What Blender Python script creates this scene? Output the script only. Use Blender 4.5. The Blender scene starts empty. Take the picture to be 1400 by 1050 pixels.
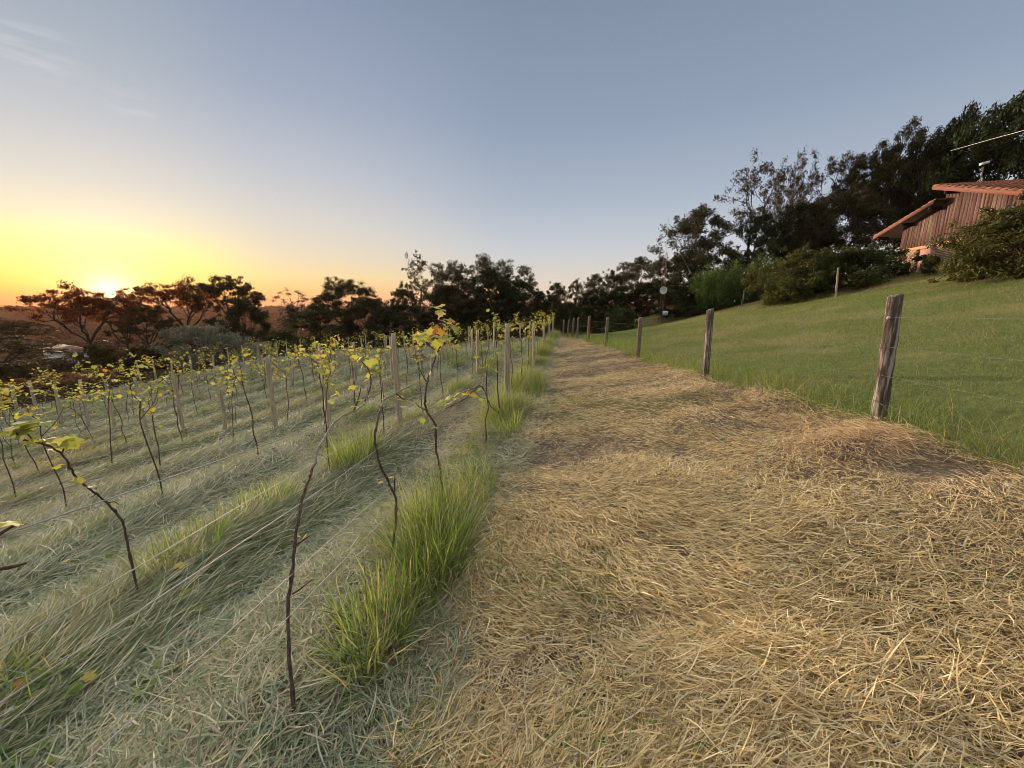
import bpy, math, random
import numpy as np
from mathutils import Vector

S = bpy.context.scene
COL = S.collection
R = math.radians
random.seed(7)
RNG = np.random.default_rng(11)

# ------------------------------------------------------------------ camera model
F, PITCH, CAMZ = 526.0, R(11.3), 1.6
CP, SP = math.cos(PITCH), math.sin(PITCH)

def P(px, py, d):
    """world point seen at photo pixel (px,py) at forward distance d"""
    u, v = (px-700)/F, (525-py)/F
    k = d/(CP+v*SP)
    return np.array([u*k, d, CAMZ+(v*CP-SP)*k])

ROWK = 0.14                                     # rows run along (0.14, 1)
def on_row(px, py, t, jit=0.0):
    """point of the vertical plane of a vine row (x = t + 0.14 y) seen at a pixel"""
    u, v = (px-700)/F, (525-py)/F
    den = CP+v*SP
    y = t/(u/den-ROWK)
    p = P(px, py, y)
    p[0] += jit
    return p

cam = bpy.data.cameras.new('camera')
cam.sensor_width = 36.0
cam.lens = F/1400*36.0
cam.clip_end = 20000
cam.clip_start = 0.05
co = bpy.data.objects.new('camera', cam)
co.location = (0, 0, CAMZ)
co.rotation_euler = (R(90)-PITCH, 0, 0)
COL.objects.link(co)
S.camera = co

# ------------------------------------------------------------------ noise
def _h(ix, iy, seed):
    n = (ix.astype(np.int64)*374761393 + iy.astype(np.int64)*668265263 + seed*974634777) & 0xffffffff
    n = ((n ^ (n >> 13))*1274126177) & 0xffffffff
    n = (n ^ (n >> 16)) & 0xffff
    return n/65535.0

def vnoise(x, y, seed=0):
    x = np.asarray(x, float); y = np.asarray(y, float)
    ix, iy = np.floor(x), np.floor(y)
    fx, fy = x-ix, y-iy
    fx = fx*fx*(3-2*fx); fy = fy*fy*(3-2*fy)
    a = _h(ix, iy, seed); b = _h(ix+1, iy, seed); c = _h(ix, iy+1, seed); d = _h(ix+1, iy+1, seed)
    return (a*(1-fx)+b*fx)*(1-fy)+(c*(1-fx)+d*fx)*fy

def fbm(x, y, seed=0, oct=3):
    s, a, tot = 0, 1.0, 0
    for o in range(oct):
        s = s+a*vnoise(np.asarray(x)*2**o, np.asarray(y)*2**o, seed+o*17)
        tot += a; a *= .5
    return s/tot

def sstep(a, b, x):
    t = np.clip((x-a)/(b-a), 0, 1)
    return t*t*(3-2*t)

# ------------------------------------------------------------------ terrain
FENCE_PX = [(1201, 580, 3.95), (964, 517, 7.2), (872, 491, 12.0), (828, 474, 16.5), (804, 469, 20.0),
            (789, 464, 24.0), (782, 463, 27.0), (775.5, 462, 29.2), (770, 461.5, 31.3)]
FENCE = [P(*a) for a in FENCE_PX]
FENCE = [np.array([3.62, -0.9, .50])] + FENCE
def fence_x(y):
    return np.interp(y, [p[1] for p in FENCE], [p[0] for p in FENCE])

CTRL = [tuple(p) for p in FENCE]
CTRL += [(0, 0, 0), (1.5, .5, .1), (-1, 1, 0), (-.86, 1.2, -.02), (.0, 6.5, -.18), (2.1, 22, -.5), (3.2, 30, -.78)]
CTRL += [(1.6, 4, .08), (2.2, 8, .0), (2.7, 14, -.1)]
CTRL += [(-2.7+.14*6.1, 6.1, -.36), (-2.7+.3, 2.3, -.25), (-6.1+1.09, 7.8, -.97), (-9.5+1.29, 9.2, -1.45), (-12.9+1.48, 10.6, -1.88),
         (-16.3+1.7, 12, -2.25), (-18+1.8, 12.7, -2.38), (-22.5+3.6, 26, -2.45), (-12+3.6, 26, -1.75), (-6+3.9, 28, -1.2),
         (-9, 0, -1.25), (-18, 0, -2.4), (-3.5, -4, -.3), (-30, 14, -3.9), (-32, 30, -3.9)]
CTRL += [(-60, 40, -8), (-100, 70, -14), (-60, -20, -7), (-30, 50, -4.6), (-15, 50, -3.2), (0, 48, -2.1), (6, 45, -1.6), (0, 70, -3), (-40, 75, -8), (12, 60, -.9)]
CREST = [(1310, 371, 18.5), (1375, 372, 15), (1200, 381, 21.5), (1143, 403, 21), (1040, 413, 26), (960, 433, 32), (905, 447, 37)]
CTRL += [tuple(P(*a)) for a in CREST]
CTRL += [(26, 21, 3.55), (32, 20, 3.7), (30, 34, 3.1), (24, 38, 2.3), (16, 44, .6), (40, 10, 4.8), (25, 5, 3.5), (12, 3, 1.75), (10, 8, 1.25), (30, -12, 3.9), (10, -8, 1.4), (50, 40, 3.6), (35, 60, 2.2), (2, -8, .2)]
CT = np.array(CTRL)
def _tps_solve(c, lam=.02):
    n = len(c)
    d2 = ((c[:, None, :2]-c[None, :, :2])**2).sum(-1)
    K = .5*d2*np.log(d2+1e-9)
    A = np.zeros((n+3, n+3)); A[:n, :n] = K+lam*np.eye(n)
    A[:n, n] = 1; A[:n, n+1:] = c[:, :2]; A[n, :n] = 1; A[n+1:, :n] = c[:, :2].T
    return np.linalg.solve(A, np.concatenate([c[:, 2], np.zeros(3)]))
_TW = _tps_solve(CT)
def tps(x, y):
    x = np.asarray(x, float).ravel(); y = np.asarray(y, float).ravel()
    out = np.empty_like(x)
    for i in range(0, len(x), 20000):
        X, Y = x[i:i+20000], y[i:i+20000]
        d2 = (X[:, None]-CT[None, :, 0])**2+(Y[:, None]-CT[None, :, 1])**2
        out[i:i+20000] = (.5*d2*np.log(d2+1e-9))@_TW[:-3]+_TW[-3]+_TW[-2]*X+_TW[-1]*Y
    return out

def row_t(x, y):
    return x-ROWK*y

def heap(x, y):
    """raked heap of straw against the foot of the nearest fence post"""
    return np.exp(-((x-3.15)/.50)**2-((y-3.45)/.30)**2)

def relief(x, y):
    """small lumps: windrows of hay on the path, ridges under the rows"""
    t = row_t(x, y)
    pm = sstep(-.8, 0, t)*sstep(0, .5, fence_x(y)-x+.2)
    h = pm*(.15*(fbm(x*.9+y*.35, y*1.7-x*.5, 3, 3)-.5)+.05*(fbm(x*3, y*3, 5, 2)-.5))
    h = h+.15*heap(x, y)
    vm = sstep(-.6, -1.2, t)
    ph = (t+1)/1.7
    h = h+vm*(.06*np.cos(ph*2*np.pi)*sstep(-24, -22, t)+.10*(fbm(x*1.2, y*1.2, 9, 3)-.5))
    lm = sstep(0, .6, x-fence_x(y))
    h = h+lm*.08*(fbm(x*.7, y*.7, 21, 3)-.5)
    return h

def far_z(x, y):
    r = np.hypot(x, y); az = np.degrees(np.arctan2(x, y))
    left = sstep(8, -22, az)
    valley = -14-18*sstep(80, 420, r)
    base = left*valley+(1-left)*(-3.0)
    hill = sstep(500, 2600, r)*(30+22*(fbm(az*.06+5, r*.0007, 31, 4)-.45))*(1+.25*sstep(-40, -60, az))
    roll = 5*(fbm(x*.006, y*.006, 41, 3)-.5)*sstep(100, 300, r)
    return base+hill+roll

def G(x, y):
    x = np.asarray(x, float); y = np.asarray(y, float); sh = x.shape
    xf, yf = x.ravel(), y.ravel()
    r = np.hypot(xf, yf)
    near = tps(np.clip(xf, -110, 60), np.clip(yf, -25, 90))
    z = near.copy()
    k = sstep(65, 130, r)
    z = near*(1-k)+far_z(xf, yf)*k
    z += relief(xf, yf)*sstep(60, 30, r)
    return z.reshape(sh)
def g1(x, y):
    return float(G(np.array([x]), np.array([y]))[0])

# ------------------------------------------------------------------ mesh helpers
def mesh(name, V, faces, mat, col=None, smooth=False):
    me = bpy.data.meshes.new(name)
    V = np.asarray(V, np.float32)
    faces = [np.asarray(f, np.int32) for f in faces if len(f)]
    me.vertices.add(len(V)); me.vertices.foreach_set('co', V.ravel())
    nl = sum(f.size for f in faces); nf = sum(len(f) for f in faces)
    me.loops.add(nl); me.polygons.add(nf)
    me.loops.foreach_set('vertex_index', np.concatenate([f.ravel() for f in faces]))
    tot = np.concatenate([np.full(len(f), f.shape[1], np.int32) for f in faces])
    st = np.zeros(nf, np.int32); st[1:] = np.cumsum(tot)[:-1]
    me.polygons.foreach_set('loop_start', st)
    if smooth:
        me.polygons.foreach_set('use_smooth', np.ones(nf, bool))
    if col is not None:
        a = me.color_attributes.new('col', 'FLOAT_COLOR', 'POINT')
        c = np.ones((len(V), 4), np.float32); c[:, :3] = col
        a.data.foreach_set('color', c.ravel())
    me.update(calc_edges=True)
    me.materials.append(mat)
    return me

class MB:
    """collects verts / quads / tris with an optional colour per vertex"""
    def __init__(s): s.V = []; s.Q = []; s.T = []; s.C = []; s.n = 0
    def add(s, V, Q=None, T=None, c=(1, 1, 1)):
        V = np.asarray(V, float)
        if Q is not None and len(Q): s.Q.append(np.asarray(Q)+s.n)
        if T is not None and len(T): s.T.append(np.asarray(T)+s.n)
        c = np.asarray(c, float)
        s.C.append(np.broadcast_to(c, (len(V), 3)))
        s.V.append(V); s.n += len(V)
    def tube(s, pts, rad, n=6, c=(1, 1, 1), cap=True):
        pts = np.asarray(pts, float); m = len(pts)
        rad = np.broadcast_to(np.asarray(rad, float), (m,))
        tan = np.gradient(pts, axis=0); tan /= np.linalg.norm(tan, axis=1)[:, None]+1e-9
        ref = np.array([0, 0, 1.0]) if abs(tan[:, 2]).mean() < .8 else np.array([1.0, 0, 0])
        a = np.cross(tan, ref); a /= np.linalg.norm(a, axis=1)[:, None]+1e-9
        b = np.cross(tan, a)
        th = np.arange(n)*2*np.pi/n
        V = pts[:, None]+rad[:, None, None]*(np.cos(th)[None, :, None]*a[:, None]+np.sin(th)[None, :, None]*b[:, None])
        i = np.arange(m-1)[:, None]*n; j = np.arange(n)[None]; j2 = (j+1) % n
        Q = np.stack([i+j, i+j2, i+n+j2, i+n+j], -1).reshape(-1, 4)
        V = V.reshape(-1, 3)
        T = None
        if cap:
            V = np.vstack([V, pts[0], pts[-1]])
            jj = np.arange(n); k = (jj+1) % n
            T = np.vstack([np.stack([k, jj, np.full(n, m*n)], 1), np.stack([(m-1)*n+jj, (m-1)*n+k, np.full(n, m*n+1)], 1)])
        s.add(V, Q, T, c)
    def box(s, lo, hi, c=(1, 1, 1), fn=None):
        x0, y0, z0 = lo; x1, y1, z1 = hi
        V = np.array([(x0, y0, z0), (x1, y0, z0), (x1, y1, z0), (x0, y1, z0), (x0, y0, z1), (x1, y0, z1), (x1, y1, z1), (x0, y1, z1)], float)
        if fn: V = np.array([fn(*v) for v in V])
        s.add(V, [(0, 3, 2, 1), (4, 5, 6, 7), (0, 1, 5, 4), (1, 2, 6, 5), (2, 3, 7, 6), (3, 0, 4, 7)], None, c)
    def prism(s, poly, x0, x1, c=(1, 1, 1)):
        """polygon in (y,z) extruded along x"""
        n = len(poly)
        V = [(x0, y, z) for y, z in poly]+[(x1, y, z) for y, z in poly]
        Q = [(i, (i+1) % n, n+(i+1) % n, n+i) for i in range(n)]
        s.add(V, Q, None, c)
        s.ng = getattr(s, 'ng', []); b = s.n-2*n
        s.ng += [list(range(b+n-1, b-1, -1)), list(range(b+n, b+2*n))]
    def build(s, name, mat, parent=None, smooth=False):
        fs = []
        if s.Q: fs.append(np.vstack(s.Q))
        if s.T: fs.append(np.vstack(s.T))
        for g in getattr(s, 'ng', []): fs.append(np.array([g]))
        me = mesh(name, np.vstack(s.V), fs, mat, np.vstack(s.C), smooth)
        o = bpy.data.objects.new(name, me); COL.objects.link(o)
        if parent: o.parent = parent
        return o

def thing(name, label, cat, loc=(0, 0, 0), rz=0, group=None):
    o = bpy.data.objects.new(name, None); COL.objects.link(o)
    o.empty_display_size = .1
    o.location = [float(v) for v in loc]; o.rotation_euler = (0, 0, rz)
    o['label'] = label; o['category'] = cat
    if group: o['group'] = group
    return o
def copy_thing(root, label, loc, rz, scale, group=None):
    c = root.copy(); COL.objects.link(c); c['label'] = label
    c.location = [float(v) for v in loc]; c.rotation_euler = (0, 0, rz); c.scale = scale
    if group: c['group'] = group
    for ch in root.children:
        k = ch.copy(); COL.objects.link(k); k.parent = c
    return c
def structure(o): o['kind'] = 'structure'; return o
def stuff(o): o['kind'] = 'stuff'; return o

# ------------------------------------------------------------------ materials
def lin(r, g, b):
    f = lambda c: c/12.92 if c <= .04045 else ((c+.055)/1.055)**2.4
    return (f(r/255), f(g/255), f(b/255))

def new_mat(name):
    m = bpy.data.materials.new(name); m.use_nodes = True
    nt = m.node_tree; nt.nodes.clear()
    out = nt.nodes.new('ShaderNodeOutputMaterial')
    return m, nt, out

def mat_leaf(name, trans=.35, rough=.6, tint=(1, 1, 1), ttint=(1.0, .95, .45), noise=0, gain=1.0):
    m, nt, out = new_mat(name)
    N = nt.nodes.new; L = nt.links.new
    a = N('ShaderNodeAttribute'); a.attribute_name = 'col'
    oi = N('ShaderNodeObjectInfo')
    hsv = N('ShaderNodeHueSaturation')
    mr = N('ShaderNodeMapRange'); mr.inputs[3].default_value = .78*gain; mr.inputs[4].default_value = 1.22*gain
    L(oi.outputs['Random'], mr.inputs[0]); L(mr.outputs[0], hsv.inputs['Value'])
    mx = N('ShaderNodeMixRGB'); mx.blend_type = 'MULTIPLY'; mx.inputs[0].default_value = 1
    mx.inputs[2].default_value = (*tint, 1)
    L(a.outputs['Color'], mx.inputs[1]); L(mx.outputs[0], hsv.inputs['Color'])
    p = N('ShaderNodeBsdfPrincipled'); p.inputs['Roughness'].default_value = rough
    p.inputs['Specular IOR Level'].default_value = .15
    L(hsv.outputs[0], p.inputs['Base Color'])
    t = N('ShaderNodeBsdfTranslucent')
    m2 = N('ShaderNodeMixRGB'); m2.blend_type = 'MULTIPLY'; m2.inputs[0].default_value = 1
    m2.inputs[2].default_value = (*ttint, 1)
    L(hsv.outputs[0], m2.inputs[1]); L(m2.outputs[0], t.inputs[0])
    ms = N('ShaderNodeMixShader'); ms.inputs[0].default_value = trans
    L(p.outputs[0], ms.inputs[1]); L(t.outputs[0], ms.inputs[2]); L(ms.outputs[0], out.inputs[0])
    return m

def mat_noise(name, c1, c2, scale=4, rough=.85, stretch=(1, 1, 1), bump=.3, c3=None, s3=1.5, attr=False, detail=8, spec=.2):
    """two or three colours mixed by noise in object space, with bump"""
    m, nt, out = new_mat(name)
    N = nt.nodes.new; L = nt.links.new
    tc = N('ShaderNodeTexCoord'); mp = N('ShaderNodeMapping'); mp.inputs['Scale'].default_value = stretch
    L(tc.outputs['Object'], mp.inputs[0])
    n = N('ShaderNodeTexNoise'); n.inputs['Scale'].default_value = scale; n.inputs['Detail'].default_value = detail; n.inputs['Roughness'].default_value = .65
    L(mp.outputs[0], n.inputs[0])
    r = N('ShaderNodeValToRGB'); r.color_ramp.elements[0].position = .35; r.color_ramp.elements[1].position = .68
    r.color_ramp.elements[0].color = (*c1, 1); r.color_ramp.elements[1].color = (*c2, 1)
    L(n.outputs[0], r.inputs[0])
    colr = r.outputs[0]
    if c3 is not None:
        n3 = N('ShaderNodeTexNoise'); n3.inputs['Scale'].default_value = s3; n3.inputs['Detail'].default_value = 5
        L(mp.outputs[0], n3.inputs[0])
        r3 = N('ShaderNodeValToRGB'); r3.color_ramp.elements[0].position = .5; r3.color_ramp.elements[1].position = .62
        L(n3.outputs[0], r3.inputs[0])
        mx = N('ShaderNodeMixRGB'); mx.inputs[2].default_value = (*c3, 1)
        L(r3.outputs[0], mx.inputs[0]); L(colr, mx.inputs[1]); colr = mx.outputs[0]
    if attr:
        a = N('ShaderNodeAttribute'); a.attribute_name = 'col'
        mu = N('ShaderNodeMixRGB'); mu.blend_type = 'MULTIPLY'; mu.inputs[0].default_value = 1
        L(colr, mu.inputs[1]); L(a.outputs['Color'], mu.inputs[2]); colr = mu.outputs[0]
    p = N('ShaderNodeBsdfPrincipled'); p.inputs['Roughness'].default_value = rough; p.inputs['Specular IOR Level'].default_value = spec
    L(colr, p.inputs['Base Color'])
    b = N('ShaderNodeBump'); b.inputs['Strength'].default_value = bump; b.inputs['Distance'].default_value = .03
    L(n.outputs[0], b.inputs['Height']); L(b.outputs[0], p.inputs['Normal'])
    L(p.outputs[0], out.inputs[0])
    return m

def mat_plain(name, c, rough=.5, metal=0.0):
    return mat_noise(name, tuple(v*.85 for v in c), tuple(min(1, v*1.1) for v in c), 12, rough, bump=.05)

M = dict(
    hay=mat_leaf('dry_hay', .14, .7, ttint=(1, .9, .6)),
    clip=mat_leaf('mown_clippings', .16, .65, ttint=(1, 1, .6)),
    lawn=mat_leaf('lawn_grass', .35, .6, ttint=(1, 1, .4)),
    grass=mat_leaf('long_grass', .42, .5, ttint=(1.1, 1.15, .5)),
    leaf=mat_leaf('tree_leaf', .30, .6, ttint=(1.2, .9, .4)),
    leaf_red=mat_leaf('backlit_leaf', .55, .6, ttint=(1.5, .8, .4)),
    vine_leaf=mat_leaf('vine_leaf', .42, .65, ttint=(1.0, 1.0, .5)),
    bark=mat_noise('bark', (.05, .035, .028), (.13, .095, .075), 6, .9, (4, 4, 1), .6),
    cane=mat_noise('vine_bark', (.06, .038, .030), (.20, .135, .105), 30, .8, (3, 3, 1), .5),
    pale_cane=mat_noise('pale_vine_bark', (.24, .19, .16), (.44, .37, .32), 30, .7, (3, 3, 1), .5),
    vpost=mat_noise('trellis_post_wood', (.36, .29, .20), (.58, .48, .34), 8, .85, (6, 6, .6), .5, (.30, .26, .20), 3),
    fpost=mat_noise('fence_post_wood', (.07, .05, .04), (.17, .125, .10), 7, .9, (6, 6, .5), .8, (.42, .37, .31), 5),
    fpost2=mat_noise('weathered_post_wood', (.12, .09, .065), (.27, .21, .15), 8, .9, (6, 6, .5), .7),
    wire=mat_plain('galvanised_wire', (.40, .39, .36), .45),
    fwire=mat_plain('rusty_wire', (.22, .21, .17), .6),
    soil=mat_noise('path_soil', (.10, .078, .062), (.23, .175, .12), 14, .95, bump=.6, c3=(.28, .21, .12), s3=3.1, spec=.05),
    vsoil=mat_noise('vineyard_soil', (.09, .095, .065), (.19, .19, .13), 12, .95, bump=.6, c3=(.30, .26, .18), s3=1.2, spec=.05),
    lsoil=mat_noise('lawn_turf', (.08, .095, .03), (.15, .16, .055), 6, .95, bump=.5, c3=(.19, .165, .075), s3=.5),
    scrub=mat_noise('scrub_ground', (.022, .017, .009), (.05, .036, .018), .35, .95, bump=.8, c3=(.065, .045, .022), s3=.06, spec=0.0),
)

# ------------------------------------------------------------------ ground sheets
def build_ground():
    ra = [0.0]
    r = .35
    while r < 6000:
        ra.append(r)
        r *= 1.035 if r < 60 else 1.09
    ra = np.array(ra[1:])
    na = 300
    th = np.concatenate([np.linspace(-75, 75, 241), np.linspace(75, 285, 60)[1:-1]])
    th = np.radians(th); na = len(th)
    X = np.sin(th)[None]*ra[:, None]; Y = np.cos(th)[None]*ra[:, None]
    Z = G(X, Y)
    V = np.stack([X, Y, Z], -1).reshape(-1, 3)
    i = np.arange(len(ra)-1)[:, None]*na; j = np.arange(na)[None]; j2 = (j+1) % na
    Q = np.stack([i+j, i+na+j, i+na+j2, i+j2], -1).reshape(-1, 4)
    V = np.vstack([V, [0, 0, g1(0, 0)]])
    T = np.stack([np.arange(na), (np.arange(na)+1) % na, np.full(na, len(V)-1)], 1)
    c = V[Q].mean(1); x, y = c[:, 0], c[:, 1]; t = row_t(x, y)
    rr = np.hypot(x, y)
    zone = np.full(len(Q), 3)
    zone[(t < -.55) & (t > -24.5) & (y < 33+.2*(-t)) & (y > -25)] = 1
    zone[(t >= -.55) & (x < fence_x(y)) & (y < 34) & (y > -25)] = 0
    zone[(x >= fence_x(y)) & (y < 46) & (rr < 60) & (y > -30)] = 2
    for z, nm, m in ((0, 'path', M['soil']), (1, 'vineyard_ground', M['vsoil']), (2, 'lawn', M['lsoil']), (3, 'ground', M['scrub'])):
        q = Q[zone == z]
        fs = [q]
        if z == 0: fs.append(T)
        used = np.unique(np.concatenate([f.ravel() for f in fs]))
        mp = np.zeros(len(V), int); mp[used] = np.arange(len(used))
        me = mesh(nm, V[used], [mp[f] for f in fs], m, None, True)
        o = bpy.data.objects.new(nm, me); COL.objects.link(o); structure(o)
build_ground()

# ------------------------------------------------------------------ grass blades
def blades(pos, az, tilt, bend, L, W, col, nseg=3, curl=None, roll=None, taper=.8):
    n = len(pos)
    if curl is None: curl = np.zeros(n)
    if roll is None: roll = RNG.uniform(-.6, .6, n)
    p = pos.copy(); V = np.empty((n, nseg+1, 2, 3), np.float32)
    for k in range(nseg+1):
        f = k/nseg
        a = az+curl*f; e = tilt+bend*f
        d = np.stack([np.sin(a)*np.cos(e), np.cos(a)*np.cos(e), np.sin(e)], 1)
        side = np.stack([np.cos(a), -np.sin(a), np.zeros(n)], 1)
        nrm = np.cross(side, d)
        s = side*np.cos(roll)[:, None]+nrm*np.sin(roll)[:, None]
        w = W*(.55+.45*min(1, f*3)) if f < .34 else W*(1-((f-.34)/.66)**1.6*.93)
        V[:, k, 0] = p-s*(w/2)[:, None]; V[:, k, 1] = p+s*(w/2)[:, None]
        p = p+d*(L/nseg)[:, None]
    b = (np.arange(n)*(nseg+1)*2)[:, None]; k = np.arange(nseg)[None]*2
    Q = np.stack([b+k, b+k+1, b+k+3, b+k+2], -1).reshape(-1, 4)
    C = np.repeat(col, (nseg+1)*2, axis=0)
    return V.reshape(-1, 3), Q, C

def blade_object(name, parts, mat, kind='stuff', label=None, cat=None, parent=None):
    n = 0; Vs, Qs, Cs = [], [], []
    for V, Q, C in parts:
        Vs.append(V); Qs.append(Q+n); Cs.append(C); n += len(V)
    me = mesh(name, np.vstack(Vs), [np.vstack(Qs)], mat, np.vstack(Cs))
    o = bpy.data.objects.new(name, me); COL.objects.link(o)
    if kind: o['kind'] = kind
    if label: o['label'] = label; o['category'] = cat
    if parent: o.parent = parent
    return o

def scatter(n, r0, r1, a, az0=-72, az1=66):
    """n points, density falling as r**-a"""
    q = RNG.random(n); e = 2-a
    r = (r0**e+q*(r1**e-r0**e))**(1/e)
    th = np.radians(RNG.uniform(az0, az1, n))
    return r*np.sin(th), r*np.cos(th), r

def pick(cols, w, n):
    cols = np.array(cols); k = RNG.choice(len(cols), n, p=np.array(w)/sum(w))
    return cols[k]*RNG.uniform(.75, 1.25, (n, 1))

QUAL = 1.0
def build_hay():
    x, y, r = scatter(int(620000*QUAL), .85, 36, 1.35, -25, 66)
    t = row_t(x, y)
    edge = -.55+.35*(fbm(x*1.3, y*1.3, 51)-.5)
    k = (t > edge) & (x < fence_x(y)+.25*(fbm(x*2, y*2, 53)-.4)) & (y < 34)
    thick = fbm(x*.8+.3*y, y*1.25-.2*x, 61, 3)+.14*sstep(1.4, .2, fence_x(y)-x)*sstep(14, 4, y)+.35*heap(x, y)             # windrows of raked hay
    green = fbm(x*.7, y*.7, 64, 3)
    keep = RNG.random(len(x)) < np.clip(.40+2.2*(thick-.36), .36, 1)
    k &= keep
    x, y, r, thick, green = x[k], y[k], r[k], thick[k], green[k]; n = len(x)
    sc = 1+np.clip(r-5, 0, 30)*.055
    th = 2.2*np.pi*(fbm(x*.42+7, y*.42, 71, 2)-.5)+1.05      # swept direction field
    az = th+RNG.normal(0, 1, n)*(.62+.5*(thick < .45))+np.pi*(RNG.random(n) < .3)
    L = (.045+.13*RNG.random(n)**1.7)*sc*(.6+.7*np.clip((thick-.3)*2, 0, 1))
    L[RNG.random(n) < .03] *= 1.7
    st = RNG.random(n) < np.clip((.55-thick)*5, .15, .95)         # short stubble where the straw lies thin
    L[st] = RNG.uniform(.025, .075, st.sum())*sc[st]
    az[st] = RNG.uniform(0, 6.28, st.sum())
    W = RNG.uniform(.0024, .0060, n)*sc
    lift = RNG.random(n)**1.5*(.015+.085*np.clip((thick-.35)*2.2, 0, 1))
    z = G(x, y)+lift*sc**.5+.004
    tilt = RNG.normal(.08, .18, n); bend = RNG.normal(-.1, .45, n)
    up = RNG.random(n) < .02
    tilt[up] = RNG.uniform(.3, 1.1, up.sum())
    C = pick([(.82, .65, .34), (.90, .76, .46), (.64, .47, .22), (.32, .24, .14), (.66, .60, .40)], [4, 4, 3, 2, 2], n)
    thin = np.clip((.50-thick)*5, 0, 1)[:, None]
    C = C*(1-thin*.45)+thin*.45*np.array([.40, .34, .29])
    fr = sstep(1.7, .1, fence_x(y)-x)[:, None]*.6*np.clip(fbm(x*1.1, y*1.1, 68)*2-.4, 0, 1)[:, None]
    fr = np.clip(fr+.32*heap(x, y)[:, None], 0, .6)
    C = C*(1-fr)+fr*np.array([.70, .45, .25])                     # redder straw along the fence
    g = (RNG.random(n) < np.clip((green-.52)*1.6, .015, .5))
    C[g] = pick([(.16, .22, .06), (.24, .29, .09)], [1, 1], g.sum())
    parts = [blades(np.stack([x, y, z], 1), az, tilt, bend, L, W, C, 4, RNG.normal(0, .5, n)+(RNG.random(n) < .2)*RNG.normal(0, 1.2, n), RNG.uniform(-1, 1, n))]
    stuff(blade_object('dry_hay', parts, M['hay']))
    # short green regrowth between the straw
    x, y, r = scatter(26000, .9, 20, 1.4, -20, 66)
    t = row_t(x, y); gr = fbm(x*.7, y*.7, 64, 3)
    k = (t > -.4) & (x < fence_x(y)) & (gr > .50+.12*RNG.random(len(x)))
    x, y, r = x[k], y[k], r[k]; n = len(x)
    sc = 1+np.clip(r-5, 0, 30)*.05
    C = pick([(.12, .20, .04), (.20, .28, .07), (.26, .28, .10)], [2, 2, 1], n)
    parts = [blades(np.stack([x, y, G(x, y)], 1), RNG.uniform(0, 6.3, n), RNG.uniform(.4, 1.4, n), RNG.uniform(-1, -.1, n),
                    RNG.uniform(.04, .10, n)*sc, RNG.uniform(.003, .006, n)*sc, C, 2)]
    stuff(blade_object('green_regrowth', parts, M['grass']))
build_hay()

def build_clippings():
    x, y, r = scatter(int(520000*QUAL), .85, 40, 1.32, -72, 12)
    t = row_t(x, y)
    k = (t < -.35+.3*(fbm(x*1.3, y*1.3, 51)-.5)) & (t > -24.2) & (y < 33-.2*t*.3)
    ph = np.abs(((t+1)/1.7+.5) % 1-.5)*2                    # 0 on the row, 1 between rows
    thick = fbm(x*.9, y*.7, 81, 3)
    keep = RNG.random(len(x)) < np.clip(.55+1.4*(thick-.33), .45, 1)
    k &= keep
    x, y, r, t, ph, thick = x[k], y[k], r[k], t[k], ph[k], thick[k]; n = len(x)
    sc = 1+np.clip(r-5, 0, 30)*.06
    th = .14+1.3*(fbm(x*.5+3, y*.5, 83, 2)-.5)-.5*(ph < .6)
    wild = np.where(t > -1.75, 1.3, .35+.9*sstep(.3, .8, ph))
    az = th+RNG.normal(0, 1, n)*wild
    L = RNG.uniform(.07, .24, n)*sc*(.8+.7*((ph < .6) & (t < -1.75)))
    W = RNG.uniform(.003, .0078, n)*sc
    z = G(x, y)+RNG.random(n)**1.5*(.02+.09*np.clip((thick-.3)*2, 0, 1))*sc**.5+.004
    tilt = RNG.normal(.05, .14, n); bend = RNG.normal(-.08, .4, n)
    C = pick([(.30, .35, .24), (.42, .46, .34), (.20, .26, .16), (.46, .44, .31), (.25, .31, .225)], [4, 3, 3, 1.5, 3], n)
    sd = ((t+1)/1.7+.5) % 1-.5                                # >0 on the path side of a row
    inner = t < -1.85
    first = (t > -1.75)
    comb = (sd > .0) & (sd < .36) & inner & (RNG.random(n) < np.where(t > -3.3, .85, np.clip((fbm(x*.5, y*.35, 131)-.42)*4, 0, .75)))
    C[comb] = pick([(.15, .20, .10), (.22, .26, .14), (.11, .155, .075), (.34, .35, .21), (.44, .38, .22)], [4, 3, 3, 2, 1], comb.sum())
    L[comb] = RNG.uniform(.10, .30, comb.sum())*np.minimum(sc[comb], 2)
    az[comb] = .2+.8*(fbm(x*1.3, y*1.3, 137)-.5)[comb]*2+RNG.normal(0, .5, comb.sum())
    khaki = (sd < .04) & (sd > -.30) & inner & (RNG.random(n) < .6)
    C[khaki] = pick([(.40, .37, .17), (.32, .33, .14), (.46, .39, .22), (.24, .28, .11)], [3, 3, 2, 2], khaki.sum())
    pale = RNG.random(n) < .22
    C[pale] = pick([(.60, .56, .42), (.52, .52, .38)], [1, 1], pale.sum())
    fm = first & (RNG.random(n) < .45)
    C[fm] = pick([(.50, .45, .31), (.42, .40, .29), (.36, .30, .21), (.30, .34, .20)], [2, 2, 1, 2], fm.sum())
    dry = np.clip((fbm(x*.35, y*.5, 88, 2)-.52)*5, 0, 1)
    dm = RNG.random(n) < dry*.55
    C[dm] = pick([(.52, .43, .28), (.46, .35, .22), (.40, .33, .23)], [2, 1, 1], dm.sum())
    parts = [blades(np.stack([x, y, z], 1), az, tilt, bend, L, W, C, 4, RNG.normal(0, .7, n), RNG.uniform(-1, 1, n))]
    stuff(blade_object('mown_clippings', parts, M['clip']))
build_clippings()

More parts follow.
